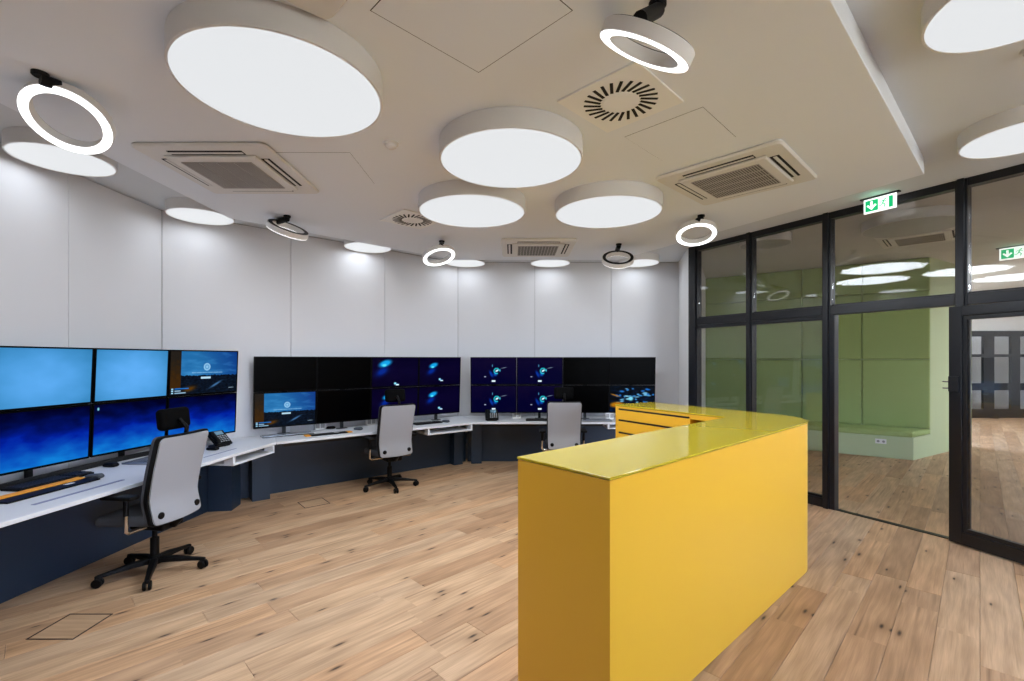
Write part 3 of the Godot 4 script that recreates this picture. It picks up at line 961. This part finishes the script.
		"figure_a", "figure_b":
			tex = picture(192, 108, func(u, v):
				var c := Color(0.06, 0.03, 0.17).lerp(Color(0.01, 0.005, 0.16), clampf(v * 1.2 + 0.3 * n.get_noise_2d(u, v) - (0.0 if kind == "figure_a" else -0.3), 0, 1))
				c = c.lerp(Color(0.02, 0.2, 0.6), clampf(1.5 * blob(u, v, 0.45, 0.62, 0.035, 0.14, -0.25) - 0.2, 0, 1))
				c = c.lerp(Color(0.05, 0.3, 0.7), clampf(1.5 * blob(u, v, 0.54, 0.62, 0.05, 0.09) - 0.3, 0, 1))
				var r := Vector2((u - 0.57) * 1.78, v - 0.5).length()
				if r > 0.075 and r < 0.125 and (u < 0.6 or v < 0.5):
					c = c.lerp(Color(0.15, 0.8, 0.85), 0.85)
				c = c.lerp(Color(0.85, 0.98, 1.0), clampf(2.5 * blob(u, v, 0.575, 0.49, 0.03, 0.055, 0.5) - 0.6, 0, 1))
				c = c.lerp(Color(0.3, 0.75, 0.85), clampf(2.0 * blob(u, v, 0.645, 0.48, 0.014, 0.07) - 0.6, 0, 1))
				c = c.lerp(Color(0.3, 0.6, 0.75), clampf(2.0 * blob(u, v, 0.475, 0.3, 0.014, 0.07) - 0.7, 0, 1))
				c = c.lerp(Color(0.6, 0.68, 0.75), clampf(1.6 * blob(u, v, 0.73, 0.38, 0.09, 0.011, -0.32) - 0.4, 0, 1))
				c = c.lerp(Color(0.7, 0.75, 0.85), clampf(2.4 * blob(u, v, 0.31, 0.72, 0.03, 0.025) - 0.8, 0, 1))
				if absf(u - 0.5) < 0.042 and absf(v - 0.885) < 0.03:
					c = Color(0.88, 0.96, 1.0)
				return c)
		"lights":
			var rng := RandomNumberGenerator.new()
			rng.seed = 5
			var spots := []
			for k in 34:
				spots.append([rng.randf_range(0.12, 1.0), rng.randf_range(0.08, 0.75), rng.randf_range(0.015, 0.06), rng.randf_range(0.012, 0.04), rng.randf_range(-0.7, 0.4), rng.randf()])
			tex = picture(192, 108, func(u, v):
				var c := Color(0.005, 0.02, 0.05).lerp(Color(0.02, 0.13, 0.3), clampf(0.7 * n.get_noise_2d(u * 3.0, v * 3.0) + v * 0.5, 0, 1))
				for q in spots:
					var a := blob(u, v, q[0], q[1], q[2], q[3], q[4])
					if a > 0.02:
						c = c.lerp(Color(0.06, 0.4, 0.8).lerp(Color(0.6, 0.88, 0.97), q[5]), clampf(1.5 * a - 0.1, 0, 0.9))
				c = c.lerp(Color(0.5, 0.85, 0.95), clampf(1.8 * blob(u, v, 0.47, 0.48, 0.065, 0.1) - 0.4, 0, 1))
				# a warm bokeh shape at the lower left
				c = c.lerp(Color(0.70, 0.44, 0.04), clampf(2.2 * blob(u, v, 0.16, 0.72, 0.2, 0.13, -0.1) - 0.7, 0, 1))
				c = c.lerp(Color(0.62, 0.42, 0.12), clampf(2.0 * blob(u, v, 0.12, 0.36, 0.15, 0.03, 0.5) - 0.6, 0, 1))
				c = c.lerp(Color(0.03, 0.03, 0.03), clampf(2.0 * blob(u, v, 0.06, 0.5, 0.09, 0.07, 0.3) - 0.5, 0, 1))
				return c)
		"off":
			return m
	m.emission_enabled = true
	m.emission_texture = tex
	m.emission_energy_multiplier = 0.88
	return m

var screen_quads := {}
func screen_quad(w: float, h: float) -> QuadMesh:
	var key := Vector2(w, h)
	if not screen_quads.has(key):
		var q := QuadMesh.new()
		q.size = key
		screen_quads[key] = q
	return screen_quads[key]

const TILT := 0.05

func monitor(a: Vector2, b: Vector2, base: float, h0: float, h1: float, kind: String, label: String, group := "") -> void:
	var u := (b - a).normalized()
	var w := a.distance_to(b) - (0.012 if base < 0.815 else 0.003)
	var h := h1 - h0 - 0.003
	var mid := (a + b) / 2.0
	var n := Vector2(-u.y, u.x)
	mid -= n * (h0 - base) * tan(TILT)
	var t := thing("monitor", label, "monitor", P(mid.x, base + (h0 - base) * cos(TILT), mid.y), turn_of(u), group)
	t.rotation = Vector3(TILT, turn_of(u), 0)
	var bez := PackedVector3Array()
	var th := 0.013
	for e in [[0.0, h - th / 2, w, th], [0.0, th / 2 + 0.002, w, th + 0.004], [-w / 2 + th / 2, h / 2, th, h - 2 * th], [w / 2 - th / 2, h / 2, th, h - 2 * th]]:
		bez.append_array(rbt(Vector3(e[2], e[3], 0.012), 0.002, 1, Vector3(e[0], e[1], -0.006)))
	var bm := mat("bezel_black", Color(0.015, 0.015, 0.018), 0.5, 0.0, 0.15)
	part("bezel", fin(bez), bm, t)
	part("casing", rb(Vector3(w - 0.004, h - 0.004, 0.03), 0.006), black_plastic, t, Vector3(0, h / 2, -0.028))
	part("back_housing", rb(Vector3(w * 0.6, h * 0.6, 0.03), 0.01), black_plastic, t, Vector3(0, h / 2, -0.055))
	part("screen", screen_quad(w - 2 * th + 0.002, h - 2 * th), screen_mat(kind), t, Vector3(0, h / 2 + 0.002, -0.004))

func screen_stand(pts: Array, h0: float, h1: float, label: String) -> void:
	var t := thing("screen_stand", label, "screen stand")
	var dm := mat("dark_metal", Color(0.16, 0.17, 0.18), 0.4, 0.6)
	for k in pts.size() - 1:
		var a: Vector2 = pts[k]
		var b: Vector2 = pts[k + 1]
		var u := (b - a).normalized()
		var n := Vector2(-u.y, u.x)
		var m := (a + b) / 2.0 + n * 0.11
		part("post", prism(seg_poly(m - u * 0.02, m + u * 0.02, 0.014, 0.014), 0.729, h1 - 0.1, 0.002), dm, t)
		part("foot", prism(seg_poly(m - u * 0.07, m + u * 0.07, 0.03, 0.03), 0.7205, 0.7285, 0.002), dm, t)
		part("rear_arm", prism(seg_poly(m - u * 0.03, m + u * 0.03, -0.015, 0.035), 1.15, 1.35, 0.002), dm, t)

func build_monitors() -> void:
	var p1 := [Vector2(-3.685, 2.62), Vector2(-3.665, 3.245), Vector2(-3.59, 3.985), Vector2(-3.462, 4.685), Vector2(-3.19, 5.41)]
	p1[1] = Vector2(-3.60, 3.985) + Vector2(-0.085, -0.745)
	p1[0] = p1[1] + Vector2(-0.04, -0.75)
	var h0 := 0.812
	var hm := 1.275
	var h1 := 1.752
	var top := ["off", "pale_blue", "pale_blue_even", "lock"]
	var bot := ["off", "deep_blue", "deep_blue_icon", "deep_blue"]
	var lt := ["", "upper left-wall monitor showing plain sky blue, cut by the left picture edge", "upper left-wall monitor showing plain sky blue, second from the picture edge", "upper monitor at the right end of the left bank with a login picture"]
	var lb := ["", "lower left-wall monitor with deep blue cloudy screen, at the picture edge", "lower left-wall monitor with deep blue screen and a tiny icon at its corner", "lower left-bank monitor with deep blue screen behind the nearest headrest"]
	for k in [1, 2, 3]:
		monitor(p1[k], p1[k + 1], h0, hm, h1, top[k], lt[k])
		monitor(p1[k], p1[k + 1], h0, h0, hm, bot[k], lb[k])
	screen_stand(p1.slice(1), h0, h1, "dark metal stand carrying the bank of blue monitors by the left wall")
	h0 = 0.82
	hm = 1.255
	h1 = 1.69
	var a := Vector2(-3.08, 5.57)
	var b := Vector2(-0.822, 7.34)
	var p2 := []
	for k in 5:
		p2.append(a.lerp(b, k / 4.0))
	top = ["off", "off", "comet_large", "comet_small"]
	bot = ["lock", "off", "comet_small", "comet_small"]
	lt = ["upper black monitor at the left end of the diagonal bank, over the login picture", "upper black monitor of the diagonal bank, second from its left end", "upper navy monitor of the diagonal bank with the largest blue comet shape", "upper navy comet monitor at the right end of the diagonal bank"]
	lb = ["lower monitor at the left end of the diagonal bank with login picture", "lower black monitor of the diagonal bank, right of the login picture", "lower navy comet monitor right behind the middle chair's headrest", "lower navy comet monitor at the right end of the diagonal bank"]
	for k in 4:
		monitor(p2[k], p2[k + 1], h0, hm, h1, top[k], lt[k])
		monitor(p2[k], p2[k + 1], h0, h0, hm, bot[k], lb[k])
	screen_stand(p2, h0, h1, "dark metal stand carrying the monitors along the diagonal wall")
	a = Vector2(-0.644, 7.27)
	b = Vector2(2.222, 7.27)
	var p3 := []
	for k in 5:
		p3.append(a.lerp(b, k / 4.0))
	top = ["figure_a", "figure_b", "off", "off"]
	bot = ["figure_b", "figure_b", "off", "lights"]
	lt = ["upper navy monitor with a swirl figure at the left end of the far bank", "upper navy monitor with a swirl figure, second in the far bank", "upper black monitor of the far bank, third from left", "upper black monitor at the right end of the far bank over the city lights picture"]
	lb = ["lower navy monitor with a swirl figure behind the desk phone on the far desk", "lower navy swirl monitor in the far bank partly behind the chair headrest", "lower black monitor of the far bank behind the farthest chair", "lower monitor with blue lights picture above the yellow counter end"]
	for k in 4:
		monitor(p3[k], p3[k + 1], h0, hm, h1, top[k], lt[k])
		monitor(p3[k], p3[k + 1], h0, h0, hm, bot[k], lb[k])
	screen_stand(p3, h0, h1, "dark metal stand carrying the monitors along the far wall")

# ---------------------------------------------------------------- yellow counter
func build_counter() -> void:
	var A := Vector2(0.405, 1.935)
	var u1 := Vector2(0.743, 0.669).normalized()
	var n1 := Vector2(-u1.y, u1.x)
	var I := Vector2(1.85, 3.93)
	var d2 := Vector2(-0.53, 0.848).normalized()
	var n2 := Vector2(d2.y, -d2.x)           # outwards
	var dep := 0.56
	var O2 := I + n2 * dep
	var den := u1.cross(d2)
	var s := (O2 - A).cross(d2) / den
	var corner := A + u1 * s
	var r := 0.48
	var turn := u1.angle_to(d2)
	var tl := r * tan(turn / 2.0)
	var cen := corner - u1 * tl + n1 * r
	var outer := [A]
	for k in 15:
		var ang := (-n1).angle() + turn * k / 14.0
		outer.append(cen + Vector2(cos(ang), sin(ang)) * r)
	var T := 1.365
	outer.append(I + d2 * T + n2 * dep)
	var full := PackedVector2Array(outer)
	full.append(I + d2 * T)
	# inner corner, lightly rounded
	var inn := []
	var B := A + n1 * dep
	# start of the first arm's inner side, met with the second arm's inner side
	var s2 := (I - B).cross(d2) / den
	var ic := B + u1 * s2
	for k in 5:
		var f := k / 4.0
		var p0 := ic + d2 * 0.07
		var p1 := ic - u1 * 0.07
		inn.append(p0.lerp(ic, f).lerp(ic.lerp(p1, f), f))
	var niche := [ic + d2 * (0.364 + I.distance_to(ic) * 0.0), ic + d2 * 0.10]
	full.append_array(PackedVector2Array(inn))
	full.append(B)
	var notched := PackedVector2Array(outer)
	notched.append(I + d2 * T)
	notched.append(niche[0])
	notched.append(niche[0] + n2 * 0.38)
	notched.append(niche[1] + n2 * 0.38)
	notched.append(niche[1])
	notched.append_array(PackedVector2Array(inn))
	notched.append(B)
	var c := thing("reception_counter", "yellow L-shaped counter with rounded corner and glossy glass top", "counter")
	part("body", prism(notched, 0.004, 1.105), yellow, c)
	part("top_rail", prism(full, 1.105, 1.147), yellow, c)
	var topm := mat("olive_glass", Color(0.74, 0.655, 0.17), 0.06, 0.0, 0.5)
	var tp := full.duplicate()
	if area2(tp) < 0:
		tp.reverse()
	part("glass_top", prism(inset(tp, -0.003), 1.150, 1.162, 0.0015), topm, c)
	part("shadow_joint", prism(inset(tp, 0.006), 1.1465, 1.1505), mat("shadow_gap", Color.BLACK), c)
	# drawers on the inner side of the second arm
	var dt := turn_of(-d2)
	var hb := 1.125
	var dark := mat("drawer_shadow", Color(0.10, 0.05, 0.01), 0.7)
	for q in [0.118, 0.132, 0.30, 0.40]:
		var f0: float = hb - q + 0.004
		var mid := I + d2 * (0.395 + 1.33) / 2.0 - n2 * 0.009
		var w := 0.92
		var dr := part("drawer", rb(Vector3(w, hb - f0 - 0.016, 0.018), 0.002), yellow, c, P(mid.x, (hb - 0.016 + f0) / 2.0, mid.y), Basis(Vector3.UP, dt))
		part("grip_recess", rb(Vector3(w * 0.96, 0.016, 0.014), 0.001), dark, dr, Vector3(0, (hb - f0 - 0.016) / 2.0 + 0.0085, 0.001))
		hb -= q
	for k in 3:
		var m := ic + d2 * (0.30 - 0.075 * k) + n2 * 0.14
		part("shelf_divider", rb(Vector3(0.018, 0.30, 0.24), 0.002), mat("brown_board", Color(0.32, 0.17, 0.05), 0.6), c, P(m.x, 0.93, m.y), Basis(Vector3.UP, dt))
	var sm := ic + d2 * 0.232 + n2 * 0.19
	part("shelf", rb(Vector3(0.26, 0.02, 0.37), 0.002), yellow, c, P(sm.x, 0.77, sm.y), Basis(Vector3.UP, dt))

# ---------------------------------------------------------------- chairs
func back_z(h: float) -> float:
	# depth of the back rest's rear face behind the chair's axis, at height h above the floor
	if h < 0.62:
		return 0.235 - 0.035 * smoothstep(0.43, 0.62, h)
	return 0.20 + 0.105 * pow((h - 0.62) / 0.47, 1.25)

func back_slab(w0: float, w1: float, hb: float, ht: float, z0: float, z1: float, rad: float) -> PackedVector3Array:
	var rows := []
	var hs := []
	for k in 5:
		hs.append(hb + rad * (1.0 - cos(PI / 2 * k / 4.0)))
	for k in range(1, 12):
		hs.append(lerpf(hb + rad, ht - rad, k / 12.0))
	for k in range(4, -1, -1):
		hs.append(ht - rad * (1.0 - cos(PI / 2 * k / 4.0)))
	for h in hs:
		var f: float = (h - hb) / (ht - hb)
		var w := lerpf(w0, w1, f)
		var e: float = minf(h - hb, ht - h)
		var hw := w / 2.0
		if e < rad:
			hw = w / 2.0 - rad + sqrt(maxf(0.0, rad * rad - (rad - e) * (rad - e)))
		var zb := back_z(h)
		var row := PackedVector3Array()
		for i in 9:
			var x := -1.0 + 2.0 * i / 8.0
			row.append(Vector3(x * hw, h, zb + z1 - 0.03 * x * x))
		for i in 9:
			var x := 1.0 - 2.0 * i / 8.0
			row.append(Vector3(x * hw, h, zb + z0 - 0.03 * x * x))
		rows.append(row)
	var t := PackedVector3Array()
	for r in rows.size() - 1:
		for i in 18:
			var j := (i + 1) % 18
			quad(t, rows[r][i], rows[r][j], rows[r + 1][j], rows[r + 1][i])
	for r in [0, rows.size() - 1]:
		for i in 8:
			if r == 0:
				quad(t, rows[r][17 - i], rows[r][16 - i], rows[r][i + 1], rows[r][i])
			else:
				quad(t, rows[r][i], rows[r][i + 1], rows[r][16 - i], rows[r][17 - i])
	return t

func make_chair(label: String) -> Node3D:
	var c := thing("office_chair", label, "office chair", Vector3.ZERO, 0.0, "")
	var shell := weave(mat("grey_mesh", Color(0.60, 0.605, 0.625), 0.75, 0.0, 0.35), 14.0, 0.02)
	var cloth := weave(mat("grey_cloth", Color(0.30, 0.31, 0.33), 0.9, 0.0, 0.3), 14.0, 0.03)
	var chrome := mat("chrome", Color(0.78, 0.77, 0.75), 0.18, 1.0)
	# base
	var hub := part("swivel_base", lathe([Vector2(0, 0.07), Vector2(0.045, 0.07), Vector2(0.05, 0.085), Vector2(0.045, 0.125), Vector2(0.034, 0.135), Vector2(0, 0.135)], 24), black_plastic, c)
	for k in 5:
		var a := TAU * k / 5.0
		var dir := Vector3(cos(a), 0, -sin(a))
		part("base_leg", fin(leg_tris(dir), 40.0), black_plastic, hub)
		var ct := rbt(Vector3(0.03, 0.028, 0.03), 0.006, 1, Vector3(0, 0.062, 0))
		for sgn in [-1.0, 1.0]:
			for v in lth([Vector2(0, -0.010), Vector2(0.028, -0.010), Vector2(0.033, -0.005), Vector2(0.033, 0.005), Vector2(0.028, 0.010), Vector2(0, 0.010)], 20):
				ct.append(Basis(Vector3.RIGHT, PI / 2) * v + Vector3(0, 0.033, sgn * 0.016))
		part("caster", fin(ct), black_plastic, hub, dir * 0.335, Basis(Vector3.UP, a + 0.5 * (k % 3 - 1)))
	part("gas_column", lathe([Vector2(0, 0.13), Vector2(0.03, 0.13), Vector2(0.03, 0.27), Vector2(0.018, 0.275), Vector2(0.018, 0.38), Vector2(0, 0.38)], 20), black_plastic, c)
	part("mechanism", fin(rbt(Vector3(0.20, 0.06, 0.28), 0.015, 2)), black_plastic, c, Vector3(0, 0.385, 0.02))
	var seat := rbt(Vector3(0.48, 0.08, 0.47), 0.034, 3)
	for i in seat.size():
		var p := seat[i]
		p.y -= 0.35 * maxf(0.0, -p.z - 0.12) * maxf(0.0, -p.z - 0.12) * 4.0
		p.x *= 1.0 - 0.12 * smoothstep(0.05, 0.24, p.z)
		seat[i] = p
	part("seat", fin(seat, 50.0), cloth, c, Vector3(0, 0.465, -0.04))
	# back rest: front cushion, dark frame, grey shell
	part("back_cushion", fin(back_slab(0.45, 0.47, 0.43, 1.085, -0.062, -0.036, 0.035), 50.0), cloth, c)
	part("back_frame", fin(back_slab(0.46, 0.475, 0.425, 1.09, -0.036, -0.008, 0.038), 50.0), black_plastic, c)
	part("back_shell", fin(back_slab(0.432, 0.452, 0.435, 1.075, -0.008, 0.006, 0.034), 50.0), shell, c)
	for x in [-0.165, 0.165]:
		part("back_knob", lathe([Vector2(0, 0), Vector2(0.025, 0.0), Vector2(0.025, 0.008), Vector2(0.02, 0.012), Vector2(0, 0.012)], 20), black_plastic, c, Vector3(x, 0.5, back_z(0.5) + 0.0 - 0.012), Basis(Vector3.RIGHT, PI / 2))
	part("back_bracket", fin(tbt([Vector3(0, 0.38, 0.10), Vector3(0, 0.385, 0.17), Vector3(0, 0.43, 0.21), Vector3(0, 0.50, 0.195)], 0.03, 10), 50.0), black_plastic, c)
	part("headrest_stem", fin(tbt([Vector3(0, 1.05, back_z(1.05) - 0.03), Vector3(0, 1.13, 0.275), Vector3(0, 1.19, 0.21)], 0.016, 10), 50.0), black_plastic, c)
	var head := rbt(Vector3(0.27, 0.165, 0.075), 0.034, 3)
	for i in head.size():
		var p := head[i]
		p.z += 0.55 * -p.x * p.x
		head[i] = p
	part("headrest", fin(head, 50.0), mat("headrest_black", Color(0.03, 0.03, 0.033), 0.8, 0.0, 0.15), c, Vector3(0, 1.195, 0.17), Basis(Vector3.RIGHT, -0.12))
	for sgn in [-1.0, 1.0]:
		var x0: float = 0.12 * sgn
		var x1: float = 0.285 * sgn
		part("armrest_bracket", fin(tbt([Vector3(x0, 0.40, 0.05), Vector3(x1 * 0.93, 0.40, 0.05), Vector3(x1, 0.415, 0.05), Vector3(x1, 0.53, 0.05)], 0.015, 10), 50.0), chrome, c)
		part("armrest_post", fin(tbt([Vector3(x1, 0.53, 0.05), Vector3(x1, 0.645, 0.05)], 0.018, 10), 50.0), black_plastic, c)
		part("armrest_pad", rb(Vector3(0.085, 0.03, 0.25), 0.013, 2), black_plastic, c, Vector3(x1, 0.66, 0.0))
	return c

func leg_tris(dir: Vector3) -> PackedVector3Array:
	var side := Vector3(-dir.z, 0, dir.x)
	var t := PackedVector3Array()
	var rings := []
	for q in [[0.03, 0.026, 0.122, 0.078], [0.14, 0.024, 0.115, 0.078], [0.26, 0.019, 0.095, 0.072], [0.335, 0.017, 0.085, 0.066], [0.352, 0.010, 0.081, 0.069]]:
		var o: Vector3 = dir * q[0]
		var k: float = q[1]
		rings.append([o - side * k + Vector3.UP * q[3], o + side * k + Vector3.UP * q[3], o + side * k + Vector3.UP * (q[2] - 0.008), o + side * k * 0.7 + Vector3.UP * q[2], o - side * k * 0.7 + Vector3.UP * q[2], o - side * k + Vector3.UP * (q[2] - 0.008)])
	for r in rings.size() - 1:
		for i in 6:
			var j := (i + 1) % 6
			quad(t, rings[r][j], rings[r][i], rings[r + 1][i], rings[r + 1][j])
	for r in [0, rings.size() - 1]:
		var q: Array = rings[r]
		for i in range(1, 5):
			if r == 0:
				t.append_array([q[0], q[i], q[i + 1]])
			else:
				t.append_array([q[0], q[i + 1], q[i]])
	return t

func build_chairs() -> void:
	var labels := ["grey office chair with black headrest nearest the camera at the left desk", "grey office chair facing the diagonal desk in the middle", "grey office chair at the far desk behind the yellow counter"]
	var first := make_chair(labels[0])
	var spots := [[-2.775, 3.635, 83.0, 12.0], [-1.585, 6.06, 40.0, 10.0], [0.705, 6.52, 0.0, 20.0]]
	for k in 3:
		var c := first
		if k > 0:
			c = first.duplicate()
			c.name = numbered("office_chair")
			add_child(c)
			c.set_meta("label", labels[k])
		c.position = P(spots[k][0], 0.0, spots[k][1])
		c.rotation.y = deg_to_rad(spots[k][2])
		(c.get_node("swivel_base") as Node3D).rotation.y = deg_to_rad(spots[k][3] - spots[k][2])
		c.set_meta("group", "office chairs at the control desks")

# ---------------------------------------------------------------- things on the desks
func keyboard(at: Vector2, turn: float, label: String, w := 0.45, d := 0.15) -> void:
	var k := thing("keyboard", label, "keyboard", P(at.x, 0.7205, at.y), turn)
	part("case", rb(Vector3(w, 0.018, d), 0.005, 2), black_plastic, k, Vector3(0, 0.009, 0), Basis(Vector3.RIGHT, 0.0))
	var keys := PackedVector3Array()
	for r in 6:
		for i in 20:
			if i in [14] or (i == 18 and r == 3):
				continue
			keys.append_array(rbt(Vector3(w / 23.0, 0.008, d / 7.6), 0.002, 1, Vector3(-w / 2 + w * (i + 1.0) / 21.0, 0.021, -d / 2 + d * (r + 0.75) / 6.5)))
	stuff(part("keys", fin(keys), mat("key_black", Color(0.055, 0.055, 0.06), 0.5), k))

func mouse(at: Vector2, turn: float, label: String, mt: Material) -> void:
	var m := thing("mouse", label, "mouse", P(at.x, 0.7205, at.y), turn)
	var t := rbt(Vector3(0.072, 0.042, 0.118), 0.02, 3)
	for i in t.size():
		var p := t[i]
		p.y = p.y + 0.021
		p.y *= 1.0 - 0.35 * smoothstep(-0.01, -0.06, p.z) - 0.3 * smoothstep(0.02, 0.06, p.z)
		p.x *= 1.0 - 0.12 * absf(p.z) / 0.055
		t[i] = p
	part("body", fin(t, 60.0), mt, m)
	part("wheel", lathe([Vector2(0, -0.003), Vector2(0.008, -0.003), Vector2(0.008, 0.003), Vector2(0, 0.003)], 12), black_plastic, m, Vector3(0, 0.026, -0.03), Basis(Vector3.FORWARD, PI / 2))

func power_block(at: Vector2, turn: float, label: String) -> void:
	var m := thing("socket_block", label, "power socket", P(at.x, 0.7205, at.y), turn)
	var wp := mat("white_plastic", Color(0.9, 0.9, 0.9), 0.4)
	part("body", rb(Vector3(0.13, 0.10, 0.06), 0.008, 2), wp, m, Vector3(0, 0.05, 0))
	for x in [-0.032, 0.032]:
		part("insert", rb(Vector3(0.05, 0.06, 0.006), 0.004, 2), mat("grey_plastic", Color(0.6, 0.6, 0.6), 0.5), m, Vector3(x, 0.055, 0.031))

func phone(at: Vector2, turn: float, label: String) -> void:
	var m := thing("desk_phone", label, "telephone", P(at.x, 0.7205, at.y), turn)
	var b := Basis(Vector3.RIGHT, 0.75)
	part("foot", rb(Vector3(0.16, 0.02, 0.13), 0.006, 2), black_plastic, m, Vector3(0, 0.01, 0))
	part("body", rb(Vector3(0.20, 0.024, 0.20), 0.008, 2), black_plastic, m, Vector3(0, 0.085, 0), b)
	part("handset", fin(tbt([Vector3(-0.075, 0.045, 0.085), Vector3(-0.075, 0.075, 0.075), Vector3(-0.075, 0.145, -0.025), Vector3(-0.075, 0.165, -0.03)], 0.022, 10), 50.0), black_plastic, m)
	part("display", rb(Vector3(0.09, 0.004, 0.05), 0.002), mat("phone_screen", Color(0.45, 0.6, 0.68), 0.2), m, Vector3(0.025, 0.085, 0) + b * Vector3(0, 0.014, -0.06), b)
	var keys := PackedVector3Array()
	for r in 4:
		for i in 4:
			keys.append_array(rbt(Vector3(0.02, 0.005, 0.013), 0.002, 1, Vector3(-0.018 + 0.03 * i, 0.0145, -0.015 + 0.024 * r)))
	stuff(part("keys", fin(keys), mat("key_light", Color(0.6, 0.62, 0.64), 0.5), m, Vector3(0, 0.085, 0), b))

func slab_doc(at: Vector2, turn: float, size: Vector3, label: String) -> void:
	# a flat control tablet: aluminium shell with dark front edge
	var m := thing("touch_tablet", label, "tablet", P(at.x, 0.7205, at.y), turn)
	part("shell", rb(size, 0.004, 2), mat("alu", Color(0.62, 0.64, 0.67), 0.35, 0.7), m, Vector3(0, size.y / 2, 0))
	part("touch_surface", rb(Vector3(size.x - 0.03, 0.003, size.z - 0.03), 0.001), mat("tablet_grey", Color(0.42, 0.45, 0.5), 0.2), m, Vector3(0, size.y + 0.0005, 0))
	part("front_edge", rb(Vector3(size.x, 0.008, 0.012), 0.002), black_plastic, m, Vector3(0, 0.006, size.z / 2 + 0.004))

func desk_pad(at: Vector2, turn: float, label: String, w := 0.5, ends := false) -> void:
	var m := thing("wrist_rest_pad", label, "desk pad", P(at.x, 0.7205, at.y), turn)
	part("pad", rb(Vector3(w, 0.012, 0.12), 0.004, 2), black_plastic, m, Vector3(0, 0.006, 0.03))
	var foam := mat("orange_foam", Color(0.93, 0.62, 0.12), 0.6)
	if ends:
		for x in [-0.5, 0.5]:
			part("yellow_end", rb(Vector3(0.06, 0.014, 0.10), 0.004, 2), foam, m, Vector3(x * (w + 0.065), 0.007, 0.03))
	else:
		part("yellow_strip", rb(Vector3(w, 0.018, 0.075), 0.005, 2), foam, m, Vector3(0, 0.009, -0.068))
	part("badge", rb(Vector3(0.06, 0.002, 0.035), 0.0008), mat("white_plastic", Color.WHITE), m, Vector3(w * 0.22, 0.0125, 0.02))

func build_desk_objects() -> void:
	var grey := mat("mouse_grey", Color(0.28, 0.30, 0.33), 0.5)
	var t1 := turn_of(Vector2(0.09, 1.0))
	keyboard(Vector2(-3.50, 3.55), t1, "black keyboard under the blue monitors at the left desk, picture edge", 0.52, 0.17)
	mouse(Vector2(-3.48, 4.06), t1, "black mouse right of the keyboard at the left edge", black_plastic)
	mouse(Vector2(-3.265, 3.66), t1 + 0.2, "grey mouse at the end of the yellow-edged pad", grey)
	desk_pad(Vector2(-3.30, 3.32), t1, "long black pad with yellow strip on the left desk", 0.62)
	slab_doc(Vector2(-3.32, 4.44), t1 + 0.05, Vector3(0.62, 0.016, 0.24), "grey flat touch tablet on the left desk before the deep blue monitors")
	var strip := mat("inlay_grey", Color(0.52, 0.54, 0.66), 0.4)
	solo("edge_inlay", rb(Vector3(0.63, 0.003, 0.03), 0.001), strip, "thin grey-blue strip lying along the left desk's front edge near the camera", "strip", P(-3.03, 0.7220, 3.30), t1)
	solo("edge_inlay", rb(Vector3(0.45, 0.003, 0.014), 0.001), strip, "thin grey strip on the left desk right of the nearest chair", "strip", P(-2.90, 0.7220, 4.66), t1)
	phone(Vector2(-3.14, 5.02), turn_of(Vector2(0.3, 1.0)), "black desk phone with light keys beside the nearest chair")
	mouse(Vector2(-3.07, 4.80), t1, "black mouse in front of the phone beside the nearest chair", black_plastic)
	var t2 := turn_of(Vector2(2.095, 1.65))
	slab_doc(Vector2(-2.76, 5.753), t2, Vector3(0.58, 0.016, 0.16), "silver touch tablet under the login picture of the diagonal bank")
	power_block(Vector2(-2.55, 6.20), t2, "white socket block at the left part of the diagonal desk")
	mouse(Vector2(-2.43, 6.28), t2 + 1.2, "black mouse beside the white socket block on the diagonal desk", black_plastic)
	desk_pad(Vector2(-2.30, 5.85), t2, "black pad with two yellow ends on the diagonal desk", 0.44, true)
	mouse(Vector2(-2.03, 6.18), t2 + 0.6, "grey mouse right of the pad on the diagonal desk", grey)
	power_block(Vector2(-2.0, 6.62), t2, "white socket block left of the middle chair")
	keyboard(Vector2(-1.22, 6.78), t2, "thin black keyboard right of the middle chair", 0.42, 0.13)
	mouse(Vector2(-0.98, 6.93), t2 + 0.3, "grey mouse at the right end of the diagonal desk", grey)
	phone(Vector2(-0.31, 7.14), 0.12, "black desk phone with pale display on the far desk")
	power_block(Vector2(0.073, 7.38), 0.0, "white socket block between phone and farthest chair")
	keyboard(Vector2(0.46, 7.14), 0.0, "black keyboard left of the farthest chair, partly hidden by it", 0.5, 0.14)
	slab_doc(Vector2(1.28, 7.12), 0.0, Vector3(0.45, 0.02, 0.18), "dark edged touch tablet right of the farthest chair")
	power_block(Vector2(1.52, 7.30), 0.0, "white socket block beside the yellow counter end")
